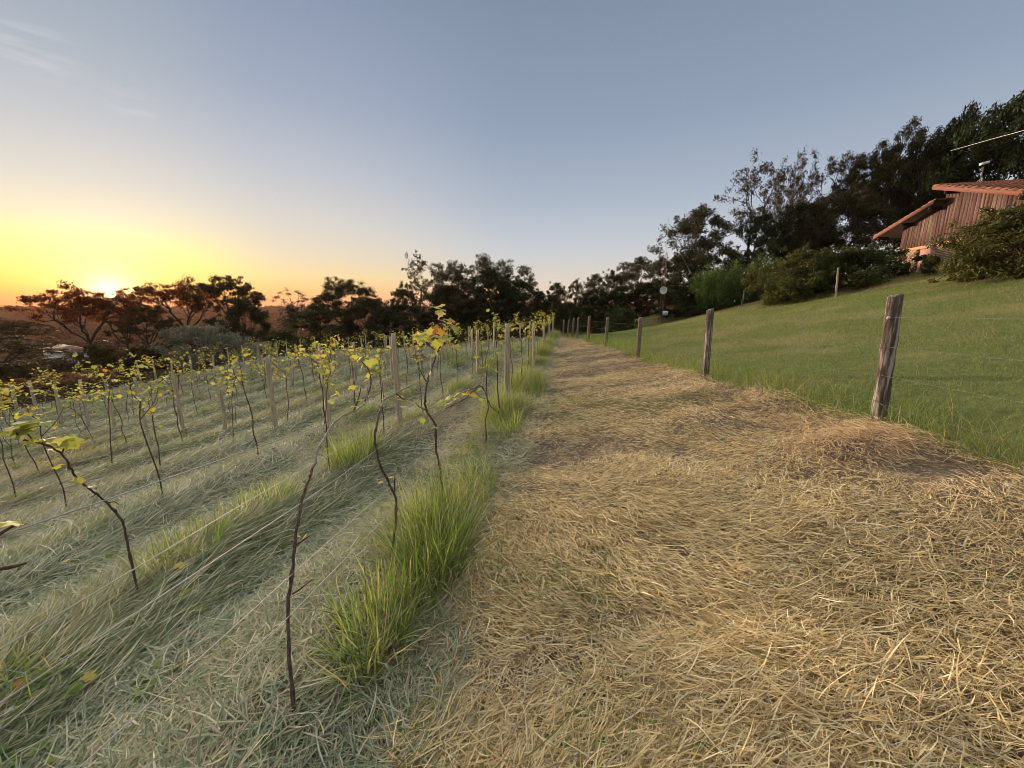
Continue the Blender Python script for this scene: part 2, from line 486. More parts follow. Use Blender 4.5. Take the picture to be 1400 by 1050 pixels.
def build_row_grass():
    """uncut grass left standing under the vine rows"""
    n0 = int(210000*QUAL)
    i = RNG.integers(0, 14, n0)
    yy = RNG.random(n0)**1.7*34+.7
    i = np.where(RNG.random(n0) < .45, RNG.integers(0, 3, n0), i); i = np.where(RNG.random(n0) < .16, 0, i)
    t = -1-1.7*i+RNG.normal(0, .17, n0)
    x = t+ROWK*yy
    u = x/yy
    patch = .35*fbm(t*.8+i*3.1, yy*.5, 91, 2)+.65*vnoise(i*7.3, yy*1.1+i*2.7, 92)
    near_cut = (i == 0) & ((yy < 2.2) | ((yy < 3.6) & (RNG.random(n0) < .7)))
    k = (u > -1.6) & (patch > np.where(i == 0, .33, .41)+.10*RNG.random(n0)) & ~near_cut
    x, y, i, patch = x[k], yy[k], i[k], patch[k]; n = len(x)
    r = np.hypot(x, y); sc = 1+np.clip(r-5, 0, 30)*.06
    hgt = np.clip((patch-.42)*3.2, .25, 1)
    L = RNG.uniform(.12, .40, n)*hgt*(1+.45*(i == 0))*np.minimum(sc, 1.5)
    W = RNG.uniform(.003, .0062, n)*sc
    az = RNG.uniform(0, 6.3, n)*.75+RNG.normal(.3, .6, n)
    tilt = RNG.uniform(.55, 1.45, n); bend = RNG.uniform(-1.5, -.2, n)
    C = pick([(.17, .23, .075), (.25, .31, .11), (.34, .36, .18), (.50, .44, .26), (.22, .27, .13)], [4, 4, 2.5, 1.8, 3], n)
    st = (i == 0) & (RNG.random(n) < .38)
    C[st] = pick([(.52, .46, .29), (.40, .38, .22), (.34, .36, .18)], [2, 2, 2], st.sum())
    brown = RNG.random(n) < np.clip((fbm(x*.3, y*.3, 95)-.55)*4, 0, .7)*(x < -5)
    C[brown] = pick([(.42, .28, .13), (.34, .21, .10)], [1, 1], brown.sum())
    parts = [blades(np.stack([x, y, G(x, y)-.01], 1), az, tilt, bend, L, W, C, 3, RNG.normal(0, .4, n))]
    stuff(blade_object('long_grass', parts, M['grass']))
build_row_grass()

def build_weeds():
    """small broad-leaved weeds and fallen vine leaves between the rows"""
    rg = np.random.default_rng(63); mb = MB()
    for k in range(520):
        r = .9+rg.random()**1.3*11; a = math.radians(rg.uniform(-66, 40)); x, y = r*math.sin(a), r*math.cos(a)
        t = x-ROWK*y
        if x > fence_x(y)-.2: continue
        if t > -.7: continue
        z = g1(x, y)
        for j in range(rg.integers(3, 9)):
            an = rg.uniform(0, 6.28); L_ = rg.uniform(.02, .06); w_ = L_*rg.uniform(.25, .5); e = rg.uniform(.1, .9)
            d = np.array([math.cos(an)*math.cos(e), math.sin(an)*math.cos(e), math.sin(e)]); sd = np.array([-math.sin(an), math.cos(an), 0])
            b = np.array([x, y, z+.035])+d*.01
            c = np.array([(.10, .17, .04), (.15, .23, .06), (.22, .27, .08)][rg.integers(0, 3)])*rg.uniform(.8, 1.2)
            mb.add([b, b+d*L_*.5+sd*w_, b+d*L_-np.array([0, 0, L_*.2]), b+d*L_*.5-sd*w_], [(0, 1, 2, 3)], None, c)
    o = mb.build('small_weeds', M['grass']); stuff(o)
    return
build_weeds()

def build_lawn():
    x, y, r = scatter(int(420000*QUAL), 3.4, 46, 1.2, 4, 66)
    k = (x > fence_x(y)-.15+.3*(fbm(x*2, y*2, 53)-.4)) & (y < 45)
    x, y, r = x[k], y[k], r[k]; n = len(x)
    sc = 1+np.clip(r-5, 0, 40)*.055
    dist = x-fence_x(y)
    yel = fbm(x*.25, y*.25, 101, 3)
    C = pick([(.17, .24, .065), (.235, .30, .09), (.30, .33, .12), (.14, .195, .055)], [4, 4, 2, 2], n)
    yk = RNG.random(n) < np.clip((yel-.39)*2.4, .10, .75)*sstep(.5, 6, dist)
    C[yk] = pick([(.31, .30, .12), (.27, .28, .09), (.38, .32, .17)], [2, 2, 1], yk.sum())
    cl = sorted([tuple(P(*a)[:2]) for a in CREST])
    dcr = y-np.interp(x, [q[0] for q in cl], [q[1] for q in cl])
    dry = RNG.random(n) < np.maximum(sstep(-1.6, -.3, dcr)*.8*sstep(9, 13, x), np.clip((fbm(x*.35+9, y*.35, 107, 3)-.64)*6, 0, .5))
    C[dry] = pick([(.44, .35, .20), (.36, .28, .15)], [1, 1], dry.sum())
    L = RNG.uniform(.03, .065, n)*sc
    tall = (dist < .5) & (RNG.random(n) < .35)
    L[tall] = RNG.uniform(.12, .42, tall.sum())*np.minimum(sc[tall], 1.6)
    C[tall] = pick([(.20, .28, .07), (.28, .33, .11), (.45, .38, .18), (.15, .22, .05)], [3, 3, 1.5, 2], tall.sum())
    W = RNG.uniform(.003, .0055, n)*sc
    tilt = RNG.uniform(.5, 1.5, n); bend = RNG.uniform(-1.2, -.1, n)
    parts = [blades(np.stack([x, y, G(x, y)-.01], 1), RNG.uniform(0, 6.3, n), tilt, bend, L, W, C, 2)]
    stuff(blade_object('lawn_grass', parts, M['lawn']))
build_lawn()

def tuft(px, t, yb, n, h, spread, label, green=1.0):
    x0 = t+ROWK*yb
    root = thing('grass_tuft', label, 'grass tuft', (x0, yb, g1(x0, yb)-.02), 0, 'tall grass tufts along the vine rows')
    a = RNG.uniform(0, 6.3, n); q = np.sqrt(RNG.random(n))
    p = np.stack([np.cos(a)*q*spread[0], np.sin(a)*q*spread[1], np.zeros(n)], 1)
    az = np.arctan2(p[:, 0], p[:, 1])+RNG.normal(0, 1.1, n)
    L = RNG.uniform(.45, 1.05, n)*h
    tilt = RNG.uniform(1.0, 1.54, n); bend = -RNG.random(n)**1.6*1.7
    C = pick([(.20, .29, .09), (.28, .36, .12), (.40, .44, .19), (.58, .52, .31), (.14, .20, .06)], [4, 4, 3, 2.6, 1.8], n)
    V, Q, Cc = blades(p, az, tilt, bend, L, RNG.uniform(.004, .0085, n), C, 4, RNG.normal(0, .5, n))
    # dead straw at the foot
    m = n//3
    a2 = RNG.uniform(0, 6.3, m)
    p2 = np.stack([np.cos(a2)*spread[0]*RNG.random(m), np.sin(a2)*spread[1]*RNG.random(m), RNG.uniform(0, .05, m)], 1)
    B2 = blades(p2, RNG.uniform(0, 6.3, m), RNG.uniform(.1, 1.2, m), RNG.uniform(-1.2, 0, m), RNG.uniform(.2, .6, m)*h,
                RNG.uniform(.003, .005, m), pick([(.44, .34, .17), (.34, .25, .14)], [1, 1], m), 3)
    blade_object('grass_blades', [(V, Q, Cc), B2], M['grass'], None, parent=root)
tuft(0, -.80, 2.22, 900, .64, (.17, .44), 'largest bright green clump of tall grass, beside the mown path in the foreground')
tuft(0, -.86, 1.55, 420, .46, (.12, .24), 'low green grass clump right of the nearest vine stem, in the foreground')
tuft(0, -.80, 3.3, 300, .40, (.18, .40), 'greyish green grass clump just behind the largest clump beside the path')
tuft(0, -.82, 5.4, 300, .46, (.2, .7), 'tall seedy grass clump in front of the nearest pale trellis post')
tuft(0, -.72, 8.6, 420, .6, (.25, 1.2), 'dark green grass clump beyond the nearest pale trellis post, at the path edge')
tuft(0, -2.65, 4.6, 480, .48, (.25, .5), 'green grass clump under the second vine row, behind the arching canes')
tuft(0, -2.75, 2.55, 260, .28, (.2, .3), 'small yellowish grass clump under the second vine row at left')
tuft(0, -2.75, 3.2, 300, .3, (.2, .4), 'short green grass clump along the second vine row at left of the canes')

# ------------------------------------------------------------------ posts
def post_mesh(mb, base, top, w, n=8, seed=0, slant=.03):
    rg = np.random.default_rng(seed)
    m = 14
    f = np.linspace(0, 1, m)
    c = base[None]+(top-base)[None]*f[:, None]
    c[1:-1, :2] += rg.normal(0, w*.025, (m-2, 2))
    th = np.arange(n)*2*np.pi/n+rg.uniform(0, 1)
    prof = 1+.14*np.cos(4*th+.4)+rg.normal(0, .06, n)
    rr = (w/2)*prof[None]*(1.06-.12*f[:, None])*(1+rg.normal(0, .012, (m, n)))
    V = np.stack([c[:, None, 0]+rr*np.cos(th), c[:, None, 1]+rr*np.sin(th), np.broadcast_to(c[:, None, 2], (m, n)).copy()], -1)
    V[-1, :, 2] += slant*np.cos(th)*1.0
    i = np.arange(m-1)[:, None]*n; j = np.arange(n)[None]; j2 = (j+1) % n
    Q = np.stack([i+j, i+j2, i+n+j2, i+n+j], -1).reshape(-1, 4)
    V = np.vstack([V.reshape(-1, 3), V[-1].mean(0)])
    jj = np.arange(n)
    T = np.stack([(m-1)*n+jj, (m-1)*n+(jj+1) % n, np.full(n, m*n)], 1)
    mb.add(V, Q, T)

def sag_wire(mb, pts, r, sag=.015, n=10):
    out = []
    for a, b in zip(pts[:-1], pts[1:]):
        for f in np.linspace(0, 1, n, endpoint=False):
            p = a*(1-f)+b*f
            p = p.copy(); p[2] -= sag*4*f*(1-f)
            out.append(p)
    out.append(pts[-1])
    mb.tube(out, r, 5)

# right-hand fence: one thing, every post and wire a part
fence = thing('wire_fence', 'wire fence on weathered wooden posts between the hay path and the green lawn', 'fence', (0, 0, 0))
tops = [(0, 0, 0), (1227, 404), (972, 423), (876, 434), (831, 434), (806, 432), (791, 434), (784.5, 435), (778, 437), (771, 437)]
wire_pts = [[], [], [], []]
for i, b in enumerate(FENCE):
    if i == 0:
        top = b+np.array([0, 0, 1.35])
    else:
        px, py = tops[i]; top = P(px, py, FENCE_PX[i-1][2])
        top[1] += .02
    mb = MB()
    bb = b.copy(); bb[2] = g1(b[0], b[1])-.15
    post_mesh(mb, bb, top, [.15, .14, .13, .14, .13, .13, .13, .12, .12, .12][i], 8, 40+i, .02)
    o = mb.build('post', M['fpost'] if i in (1, 2) else M['fpost2'], fence, True)
    if i == 1:
        o['label'] = 'nearest dark fence post with flaking pale bark'
        mb = MB()
        q = b*.17+top*.83+np.array([-.09, -.05, 0])
        mb.tube([q+(0.03, .03, 0), q+(-.01, -.01, .01), q+(-.035, -.03, .0)], [.008, .016, .010], 7)
        mb.build('insulator', mat_plain('porcelain', (.5, .47, .42), .4), o)
    for k, f in enumerate((.84, .62, .40, .18)):
        p = b+(top-b)*f
        p = p+np.array([-.075, 0, 0])
        wire_pts[k].append(p)
for k in range(4):
    mb = MB()
    sag_wire(mb, wire_pts[k], .0012, .02+.01*k)
    mb.build('wire', M['fwire'], fence)

# ------------------------------------------------------------------ vineyard trellis
ORD = ['first', 'second', 'third', 'fourth', 'fifth', 'sixth', 'seventh', 'eighth', 'ninth', 'tenth', 'eleventh', 'twelfth', 'thirteenth', 'fourteenth',
       'fifteenth', 'sixteenth', 'seventeenth', 'eighteenth', 'nineteenth', 'twentieth']
ORD += ['twenty-'+o for o in ORD[:9]]+['thirtieth']+['thirty-'+o for o in ORD[:9]]
FIRST = [6.5, 6.1, 6.94, 7.8, 8.5, 9.2, 9.9, 10.6, 11.35, 12.0, 12.7, 13.4, 14.2, 15.0]
NROW = 14
def rowp(t, y, h):
    x = t+ROWK*y
    return np.array([x, y, g1(x, y)+h])
ROW1_W = [  # photo points of the nearest row's wires, on the row's own plane
    [(0, 732), (138, 686), (329, 619), (457, 576), (554, 530), (588, 513)],
    [(0, 888), (329, 691), (460, 616), (598, 530)],
    [(92, 900), (407, 691), (460, 655), (628, 533)],
    [(286, 888), (394, 790), (540, 660)],
    [(345, 888), (380, 858), (528, 707)]]
ROW1_H = [1.18, 1.02, .87, .62, .46]
for i in range(NROW):
    t = -1-1.7*i
    tr = thing('vine_trellis', ('wire trellis with pale wooden posts along the vine row beside the hay path' if i == 0 else
               'wire trellis with wooden posts along the %s vine row from the hay path' % ORD[i]), 'trellis', (0, 0, 0), 0, 'trellis rows of the vineyard')
    ys = [FIRST[i]-5.6+5.6*k for k in range(7)]
    ys = [y for y in ys if y < 33]
    for k, y in enumerate(ys):
        if k == 0 and i > 0 and (t+ROWK*y)/max(y, .1) > -1.3: pass
        h = 1.42+random.uniform(-.06, .10)+(.08 if i in (3, 4, 5) else 0)
        if i == 0 and k == 1: h = 1.47
        if k == 0: continue
        a = rowp(t, y, -.2); b = rowp(t, y, h); b[0] += random.uniform(-.04, .04); b[1] += random.uniform(-.05, .05)
        mb = MB(); post_mesh(mb, a, b, random.uniform(.075, .098), 7, 100+i*10+k, .012)
        mb.build('post', M['vpost'], tr, True)
    hs = ROW1_H if i == 0 else ([1.15, .85, .5] if i < 6 else [1.1, .6])
    for k, h in enumerate(hs):
        pts = [rowp(t, y, h)+np.array([-.065, 0, 0]) for y in ys if y > 2]
        if i == 0:
            pre = [on_row(px, py, t) for px, py in ROW1_W[k]]
            first = pre[0]-(pre[1]-pre[0])*1.2
            pts = [first]+pre+pts
            st = 3
        else:
            y0 = max(.3, ys[0]); pts = [rowp(t, ys[0], h)+np.array([-.065, 0, 0])]+pts
        mb = MB(); sag_wire(mb, pts, .0015 if i == 0 else .0013, .0 if i == 0 else .025, 4)
        mb.build('wire', M['wire'], tr)

# ------------------------------------------------------------------ grape vines
LEAF_A = np.radians(np.array([-90, -55, -35, -8, 12, 35, 55, 74, 90, 106, 125, 145, 168, 188, 215, 235]))
LEAF_R = np.array([.16, .62, .50, .80, .62, .92, .66, .80, 1.05, .80, .66, .92, .62, .80, .50, .62])
def leaf(mb, p, s, col, rg, droop=None):
    """a lobed vine leaf hanging from p"""
    n = len(LEAF_A)
    x = LEAF_R*np.cos(LEAF_A); y = LEAF_R*np.sin(LEAF_A)+.16
    z = -.22*x*x+.10*np.sin(3*LEAF_A)+rg.normal(0, .04, n)
    V = np.vstack([np.stack([x, y, z], 1), [0, .25, .04]])*s
    yaw = rg.uniform(0, 6.28); e = rg.uniform(-1.3, .5) if droop is None else droop; ro = rg.uniform(-.6, .6)
    cy, sy, ce, se, cr, sr = math.cos(yaw), math.sin(yaw), math.cos(e), math.sin(e), math.cos(ro), math.sin(ro)
    Rx = np.array([[1, 0, 0], [0, ce, -se], [0, se, ce]]); Ry = np.array([[cr, 0, sr], [0, 1, 0], [-sr, 0, cr]]); Rz = np.array([[cy, -sy, 0], [sy, cy, 0], [0, 0, 1]])
    V = V@(Rz@Rx@Ry).T+p
    j = np.arange(n)
    T = np.stack([j, (j+1) % n, np.full(n, n)], 1)
    c = np.repeat(np.array(col)[None], n+1, 0)*rg.uniform(.85, 1.15)
    c[:n] *= np.array([1.05, .98, .85])
    mb.add(V, None, T, c)
VLEAF = [(.42, .46, .13), (.54, .53, .16), (.33, .38, .12), (.58, .47, .14), (.50, .29, .08), (.28, .15, .08), (.52, .53, .27)]
VLW = np.array([4, 4, 3, 1.6, .8, .4, 1.4]); VLW = VLW/VLW.sum()
def vcol(rg): return VLEAF[rg.choice(len(VLEAF), p=VLW)]

def smooth(pts, n=6, k=1.0):
    pts = np.asarray(pts, float); m = len(pts); out = []
    for i in range(m-1):
        p0, p1, p2, p3 = pts[max(i-1, 0)], pts[i], pts[i+1], pts[min(i+2, m-1)]
        for f in np.linspace(0, 1, n, endpoint=False):
            out.append(.5*(2*p1+(p2-p0)*f+(2*p0-5*p1+4*p2-p3)*f*f+(3*p1-p0-3*p2+p3)*f**3))
    out.append(pts[-1]); return np.array(out)

def vine_proto(seed, dense):
    """a young vine: stem, two or three canes, a foliage mesh; local y runs along the row"""
    rg = np.random.default_rng(seed)
    stem = MB(); cane = MB(); fol = MB()
    h = rg.uniform(.90, 1.2)
    pts = [np.array([0, 0, -.05])]
    drift = rg.normal(0, .10, 2)
    for k in range(1, 7):
        f = k/6
        pts.append(np.array([drift[0]*.3*f+rg.normal(0, .012), drift[1]*1.1*f+rg.normal(0, .018), h*f]))
    st = smooth(pts, 4)
    stem.tube(st, np.linspace(.0085, .0055, len(st))*rg.uniform(.8, 1.2), 6)
    top = st[-1]
    nc = rg.integers(2, 4)
    for c in range(nc):
        d = np.array([rg.normal(0, .10), rg.choice([-1, 1])*rg.uniform(.12, .40), rg.uniform(.12, .42)])
        q = st[-1-rg.integers(0, 5)] if c else top
        cp = smooth([q, q+d*.4+rg.normal(0, .02, 3), q+d*.75+rg.normal(0, .03, 3), q+d+np.array([0, 0, rg.uniform(-.18, .12)])], 4)
        cane.tube(cp, np.linspace(.0045, .002, len(cp)), 5)
        for k in range(int(dense*rg.uniform(.7, 1.3))):
            j = rg.integers(2, len(cp)); p = cp[j]+rg.normal(0, .05, 3)
            leaf(fol, p, rg.uniform(.021, .048), vcol(rg), rg)
    for k in range(rg.integers(0, 3)):
        p = st[rg.integers(6, len(st))]+rg.normal(0, .05, 3)
        leaf(fol, p, rg.uniform(.025, .05), vcol(rg), rg)
    return stem, cane, fol

PROTO = []
first_use = {}
for s in range(12):
    st, cn, fo = vine_proto(300+s, [10, 14, 20, 6, 16, 12][s % 6])
    PROTO.append((mesh('stem', np.vstack(st.V), [np.vstack(st.Q), np.vstack(st.T)], M['cane'], None, True),
                  mesh('cane', np.vstack(cn.V), [np.vstack(cn.Q), np.vstack(cn.T)], M['cane'], None, True),
                  mesh('foliage', np.vstack(fo.V), [np.vstack(fo.T)], M['vine_leaf'], np.vstack(fo.C))))
def place_vine(k, x, y, rz, sc, label):
    r = thing('grapevine', label, 'grapevine', (x, y, g1(x, y)), rz, 'young vines along the trellis rows')
    r.scale = (sc, sc, sc*random.uniform(.92, 1.1))
    for me in PROTO[k]:
        o = bpy.data.objects.new(me.name, me); COL.objects.link(o); o.parent = r
    return r
LOOK = ['sparse-leaved', 'yellow-leaved', 'leafy', 'thin', 'bushy', 'yellowing']
nv = 0
far_parts = []
for i in range(NROW):
    t = -1-1.7*i
    y = 4.55 if i == 0 else (4.3+random.uniform(-.2, .2) if i == 1 else max(3.4, -t/1.55)+random.uniform(0, .5))
    c = 0
    off = 5 if i == 0 else (1 if i == 1 else 0)            # hand-built vines come first in rows one and two
    while y < 31.5-.0*i:
        k = random.randrange(12) if i else random.choice([2, 4, 1, 8, 10, 7, 5])
        x = t+ROWK*y+random.uniform(-.05, .05)
        if i == 0 and y < 10: k = [3, 0, 9, 6][c % 4]
        lab = '%s grapevine, %s from the camera in the %s vine row from the hay path' % (LOOK[k % 6], ORD[c+off], ORD[i])
        place_vine(k, x, y, -math.atan(ROWK)+(math.pi if random.random() < .5 else 0), random.uniform(.95, 1.3) if y > 3 else 1, lab)
        c += 1; nv += 1
        y += random.uniform(1.15, 1.5)+(.05*max(0, y-14))

def hero_vine(label, t, stem_px, twigs, leaves, rb, rt, pale_from=None, extra=None):
    """a vine traced in its own row plane, with real thickness"""
    rg = np.random.default_rng(len(label))
    sp = [on_row(px, py, t)+np.array([rg.normal(0, .008), 0, 0]) for px, py in stem_px]
    b = sp[0].copy(); b[2] = g1(b[0], b[1])-.06
    sp = [b]+sp
    root = thing('grapevine', label, 'grapevine', (b[0], b[1], b[2]+.06), 0, 'young vines along the trellis rows')
    o0 = np.array(root.location)
    pts = smooth(sp, 5)
    lp = np.array(sp); fi = np.linspace(0, len(lp)-1, len(pts)); lpi = np.stack([np.interp(fi, np.arange(len(lp)), lp[:, c]) for c in range(3)], 1)
    pts = .45*pts+.55*lpi+rg.normal(0, .0022, pts.shape)*np.sin(np.linspace(0, math.pi, len(pts)))[:, None]
    rb, rt = rb*.72, rt*.72
    rad = np.linspace(rb, rt, len(pts))*(1+.16*np.sin(np.arange(len(pts))*1.9)*np.sin(np.arange(len(pts))*.7))
    for a in range(7, len(pts)-2, 11): rad[a] *= 1.6                    # nodes
    mb = MB()
    cut = len(pts) if pale_from is None else int(len(pts)*pale_from)
    mb.tube(pts[:cut+1]-o0, rad[:cut+1], 8); mb.build('stem', M['cane'], root, True)
    if cut < len(pts):
        mb = MB(); mb.tube(pts[cut:]-o0, rad[cut:], 8); mb.build('cane', M['pale_cane'], root, True)
    for tw in twigs:
        mb = MB()
        q = smooth([on_row(px, py, t, dx) for px, py, dx in tw], 4)
        mb.tube(q-o0, np.linspace(.0045, .002, len(q)), 6); mb.build('twig', M['cane'], root, True)
    mb = MB()
    for (px, py, s, c) in leaves:
        p = on_row(px, py, t, rg.normal(0, .02))
        leaf(mb, p-o0, s*1.25, VLEAF[c], rg)
    if leaves: mb.build('foliage', M['vine_leaf'], root)
    return root
def fallen():
    rg = np.random.default_rng(64); mb = MB()
    for k in range(45):
        y = .9+rg.random()**1.5*12; i = rg.integers(0, 5); x = -1-1.7*i+ROWK*y+rg.normal(0, .35)
        leaf(mb, np.array([x, y, g1(x, y)+.055]), rg.uniform(.022, .042), [(.55, .42, .10), (.50, .30, .10), (.40, .24, .12), (.56, .50, .16)][rg.integers(0, 4)], rg, rg.uniform(-.4, .4))
    stuff(mb.build('fallen_vine_leaves', M['vine_leaf']))
fallen()
hero_vine('nearest grapevine in the foreground, bare dark stem bending into a pale cane along the wire', -1.0,
          [(402, 975), (393, 900), (398, 830), (403, 760), (405, 715), (413, 685), (426, 648), (437, 612), (453, 584), (470, 568), (486, 560), (499, 549), (503, 526)],
          [[(405, 745, 0), (412, 738, .01), (416, 732, .02)], [(400, 812, 0), (410, 803, .01), (420, 792, .02)],
           [(499, 549, 0), (504, 527, .01), (505, 508, .0), (497, 494, -.01)], [(484, 561, 0), (487, 545, .01), (488, 530, .02)]],
          [(497, 489, .024, 0), (503, 493, .028, 0), (491, 486, .022, 1), (512, 491, .024, 0), (498, 500, .022, 0), (508, 511, .02, 1), (507, 521, .022, 0),
           (487, 528, .026, 1), (490, 545, .024, 0), (479, 556, .02, 1), (458, 536, .022, 1), (463, 541, .02, 3), (455, 548, .016, 0),
           (413, 733, .016, 3), (409, 737, .014, 5), (417, 731, .013, 1), (408, 671, .006, 1)], .0095, .0045, .55)
hero_vine('second foreground grapevine from the camera, thin zigzag dark stem with an orange leaf low down', -1.0,
          [(537, 800), (533, 770), (537, 720), (541, 683), (531, 657), (517, 636), (511, 610), (513, 588), (518, 565), (526, 548), (541, 538), (556, 530), (567, 527)],
          [[(541, 538, 0), (546, 545, .02), (552, 549, .02)], [(540, 672, 0), (537, 660, .01), (534, 652, .02)]],
          [(527, 546, .03, 1), (546, 546, .03, 0), (553, 548, .036, 0), (558, 556, .036, 0), (550, 542, .026, 1), (534, 652, .022, 3), (522, 658, .016, 3), (529, 546, .022, 6)],
          .0105, .006, .72)
hero_vine('tall foreground grapevine with upright orange and yellow leaves above the dark trees', -1.0,
          [(606, 662), (602, 640), (599, 612), (594, 582), (585, 562), (581, 545), (583, 522), (591, 500), (598, 484), (601, 472), (606, 455), (603, 436)],
          [[(601, 472, 0), (595, 462, -.03), (586, 455, -.04)], [(604, 458, 0), (612, 447, .03), (619, 436, .05)], [(583, 522, 0), (578, 505, -.02), (577, 490, -.03)], [(585, 562, 0), (577, 556, -.02), (573, 548, -.03)], [(594, 478, 0), (588, 470, -.02), (581, 462, -.03)]],
          [(594, 420, .058, 1), (603, 417, .05, 1), (606, 424, .05, 6), (612, 430, .055, 3), (605, 433, .05, 1), (619, 437, .055, 4), (615, 441, .05, 3), (601, 438, .04, 6),
           (621, 446, .045, 6), (597, 447, .055, 5), (603, 450, .05, 4), (593, 449, .05, 5), (586, 452, .06, 1), (580, 457, .06, 1), (577, 462, .055, 3), (583, 463, .055, 0),
           (597, 459, .05, 0), (608, 455, .05, 0), (600, 467, .05, 6), (592, 466, .05, 0), (606, 463, .045, 6), (593, 476, .05, 3), (600, 478, .04, 1), (577, 487, .055, 5),
           (612, 462, .045, 0), (589, 459, .05, 6), (572, 550, .03, 1), (577, 572, .03, 0), (586, 508, .03, 3), (595, 486, .04, 6), (574, 457, .05, 0)],
          .0125, .007)
hero_vine('foreground grapevine arching over in a hoop with yellow leaves, left of the pale post', -1.0,
          [(690, 575), (684, 566), (672, 556), (667, 545), (662, 532), (655, 527), (646, 535), (636, 545), (622, 553), (611, 558)],
          [[(655, 527, 0), (643, 532, .02), (630, 536, .03)], [(663, 545, 0), (654, 542, .01), (648, 536, .02)]],
          [(603, 548, .05, 0), (608, 552, .05, 1), (604, 557, .045, 0), (609, 544, .035, 6), (617, 541, .04, 0), (624, 538, .04, 1), (632, 538, .04, 3), (640, 537, .045, 4),
           (646, 538, .045, 3), (651, 540, .045, 1), (655, 545, .04, 0), (628, 545, .035, 0), (594, 583, .03, 1), (650, 533, .035, 1), (637, 533, .03, 6)],
          .010, .006)
hero_vine('foreground grapevine just outside the left edge, its dark cane end and one yellow leaf showing', -1.0,
          [(-250, 1000), (-190, 860), (-120, 800), (-40, 784), (10, 776), (35, 770)],
          [[(-60, 784, 0), (-30, 740, .02), (0, 716, .03)]],
          [(1, 713, .02, 1), (-20, 700, .02, 0)], .010, .004)
hero_vine('lone arching grapevine at left in the second row with pale green leaves at its tip', -2.7,
          [(178, 775), (172, 742), (165, 712), (150, 690), (136, 677), (120, 665), (108, 655), (97, 640), (84, 622), (68, 610), (48, 604), (32, 600), (16, 588)],
          [[(122, 668, 0), (128, 676, .01), (118, 680, .02)], [(84, 622, 0), (83, 612, .02), (88, 604, .03)], [(146, 688, 0), (152, 686, .02), (156, 690, .03)], [(48, 604, 0), (40, 596, .0), (34, 588, .0)]],
          [(12, 586, .055, 0), (22, 582, .06, 6), (33, 580, .06, 0), (44, 577, .055, 0), (52, 580, .05, 6), (40, 586, .05, 0), (28, 588, .045, 6), (43, 600, .04, 1), (55, 602, .045, 1),
           (62, 603, .04, 1), (80, 605, .05, 0), (86, 602, .05, 6), (93, 607, .045, 0), (82, 614, .04, 1), (83, 637, .03, 1), (107, 654, .03, 1), (118, 666, .03, 6)],
          .0095, .005)

# ------------------------------------------------------------------ trees
class Tree:
    def __init__(s, seed):
        s.rg = np.random.default_rng(seed); s.tr = MB(); s.LP = []; s.LA = []; s.LS = []; s.LC = []
    def limb(s, a, b, r0, r1, bow=.1, n=7, sides=6):
        a, b = np.asarray(a, float), np.asarray(b, float); L = np.linalg.norm(b-a)
        f = np.linspace(0, 1, n)[:, None]
        off = s.rg.normal(0, bow*L*.35, 3); w = s.rg.normal(0, .02*L, (n, 3)); w[0] = w[-1] = 0
        p = a+(b-a)*f+off*np.sin(f*np.pi)+w
        s.tr.tube(p, np.linspace(r0, r1, n), sides, cap=False)
        return p
    def clump(s, c, rad, n, size, col, up=.3, shell=.55, hang=0.0):
        rg = s.rg
        d = rg.normal(0, 1, (n, 3)); d /= np.linalg.norm(d, axis=1)[:, None]
        q = shell+(1-shell)*rg.random(n)**.7
        q *= rg.random(n)**.18
        p = c+d*np.asarray(rad)*q[:, None]
        nr = d*.7+rg.normal(0, .7, (n, 3)); nr[:, 2] += up
        ax = np.cross(nr, rg.normal(0, 1, (n, 3))); ax[:, 2] -= hang
        ax /= np.linalg.norm(ax, axis=1)[:, None]+1e-9
        s.LP.append(p); s.LA.append(np.stack([ax, np.cross(ax, nr)/(np.linalg.norm(np.cross(ax, nr), axis=1)[:, None]+1e-9)], 1))
        s.LS.append(np.stack([size[0]*rg.uniform(.6, 1.4, n), size[1]*rg.uniform(.6, 1.4, n)], 1))
        cc = np.array(col)*rg.uniform(.7, 1.3)
        s.LC.append(np.clip(cc*rg.uniform(.7, 1.35, (n, 1)), 0, 1))
    def finish(s, leafmat, bark):
        P_ = np.vstack(s.LP); A = np.vstack(s.LA); Z = np.vstack(s.LS); C = np.vstack(s.LC); n = len(P_)
        a, b = A[:, 0]*Z[:, :1], A[:, 1]*Z[:, 1:]
        fold = np.cross(A[:, 0], A[:, 1])*Z[:, 1:]*.25
        V = np.stack([P_-a, P_-b*.9+fold-a*.1, P_+a, P_+b*.9+fold-a*.1], 1).reshape(-1, 3)
        Q = np.arange(n*4).reshape(-1, 4)
        V[:, 2] = np.maximum(V[:, 2], .02)
        cm = mesh('crown', V, [Q], leafmat, np.repeat(C, 4, 0))
        tm = mesh('trunk', np.vstack(s.tr.V), [np.vstack(s.tr.Q)], bark, None, True)
        ext = (V[:, 2].max(), np.percentile(np.abs(V[:, 0]), 98.5))
        return tm, cm, ext

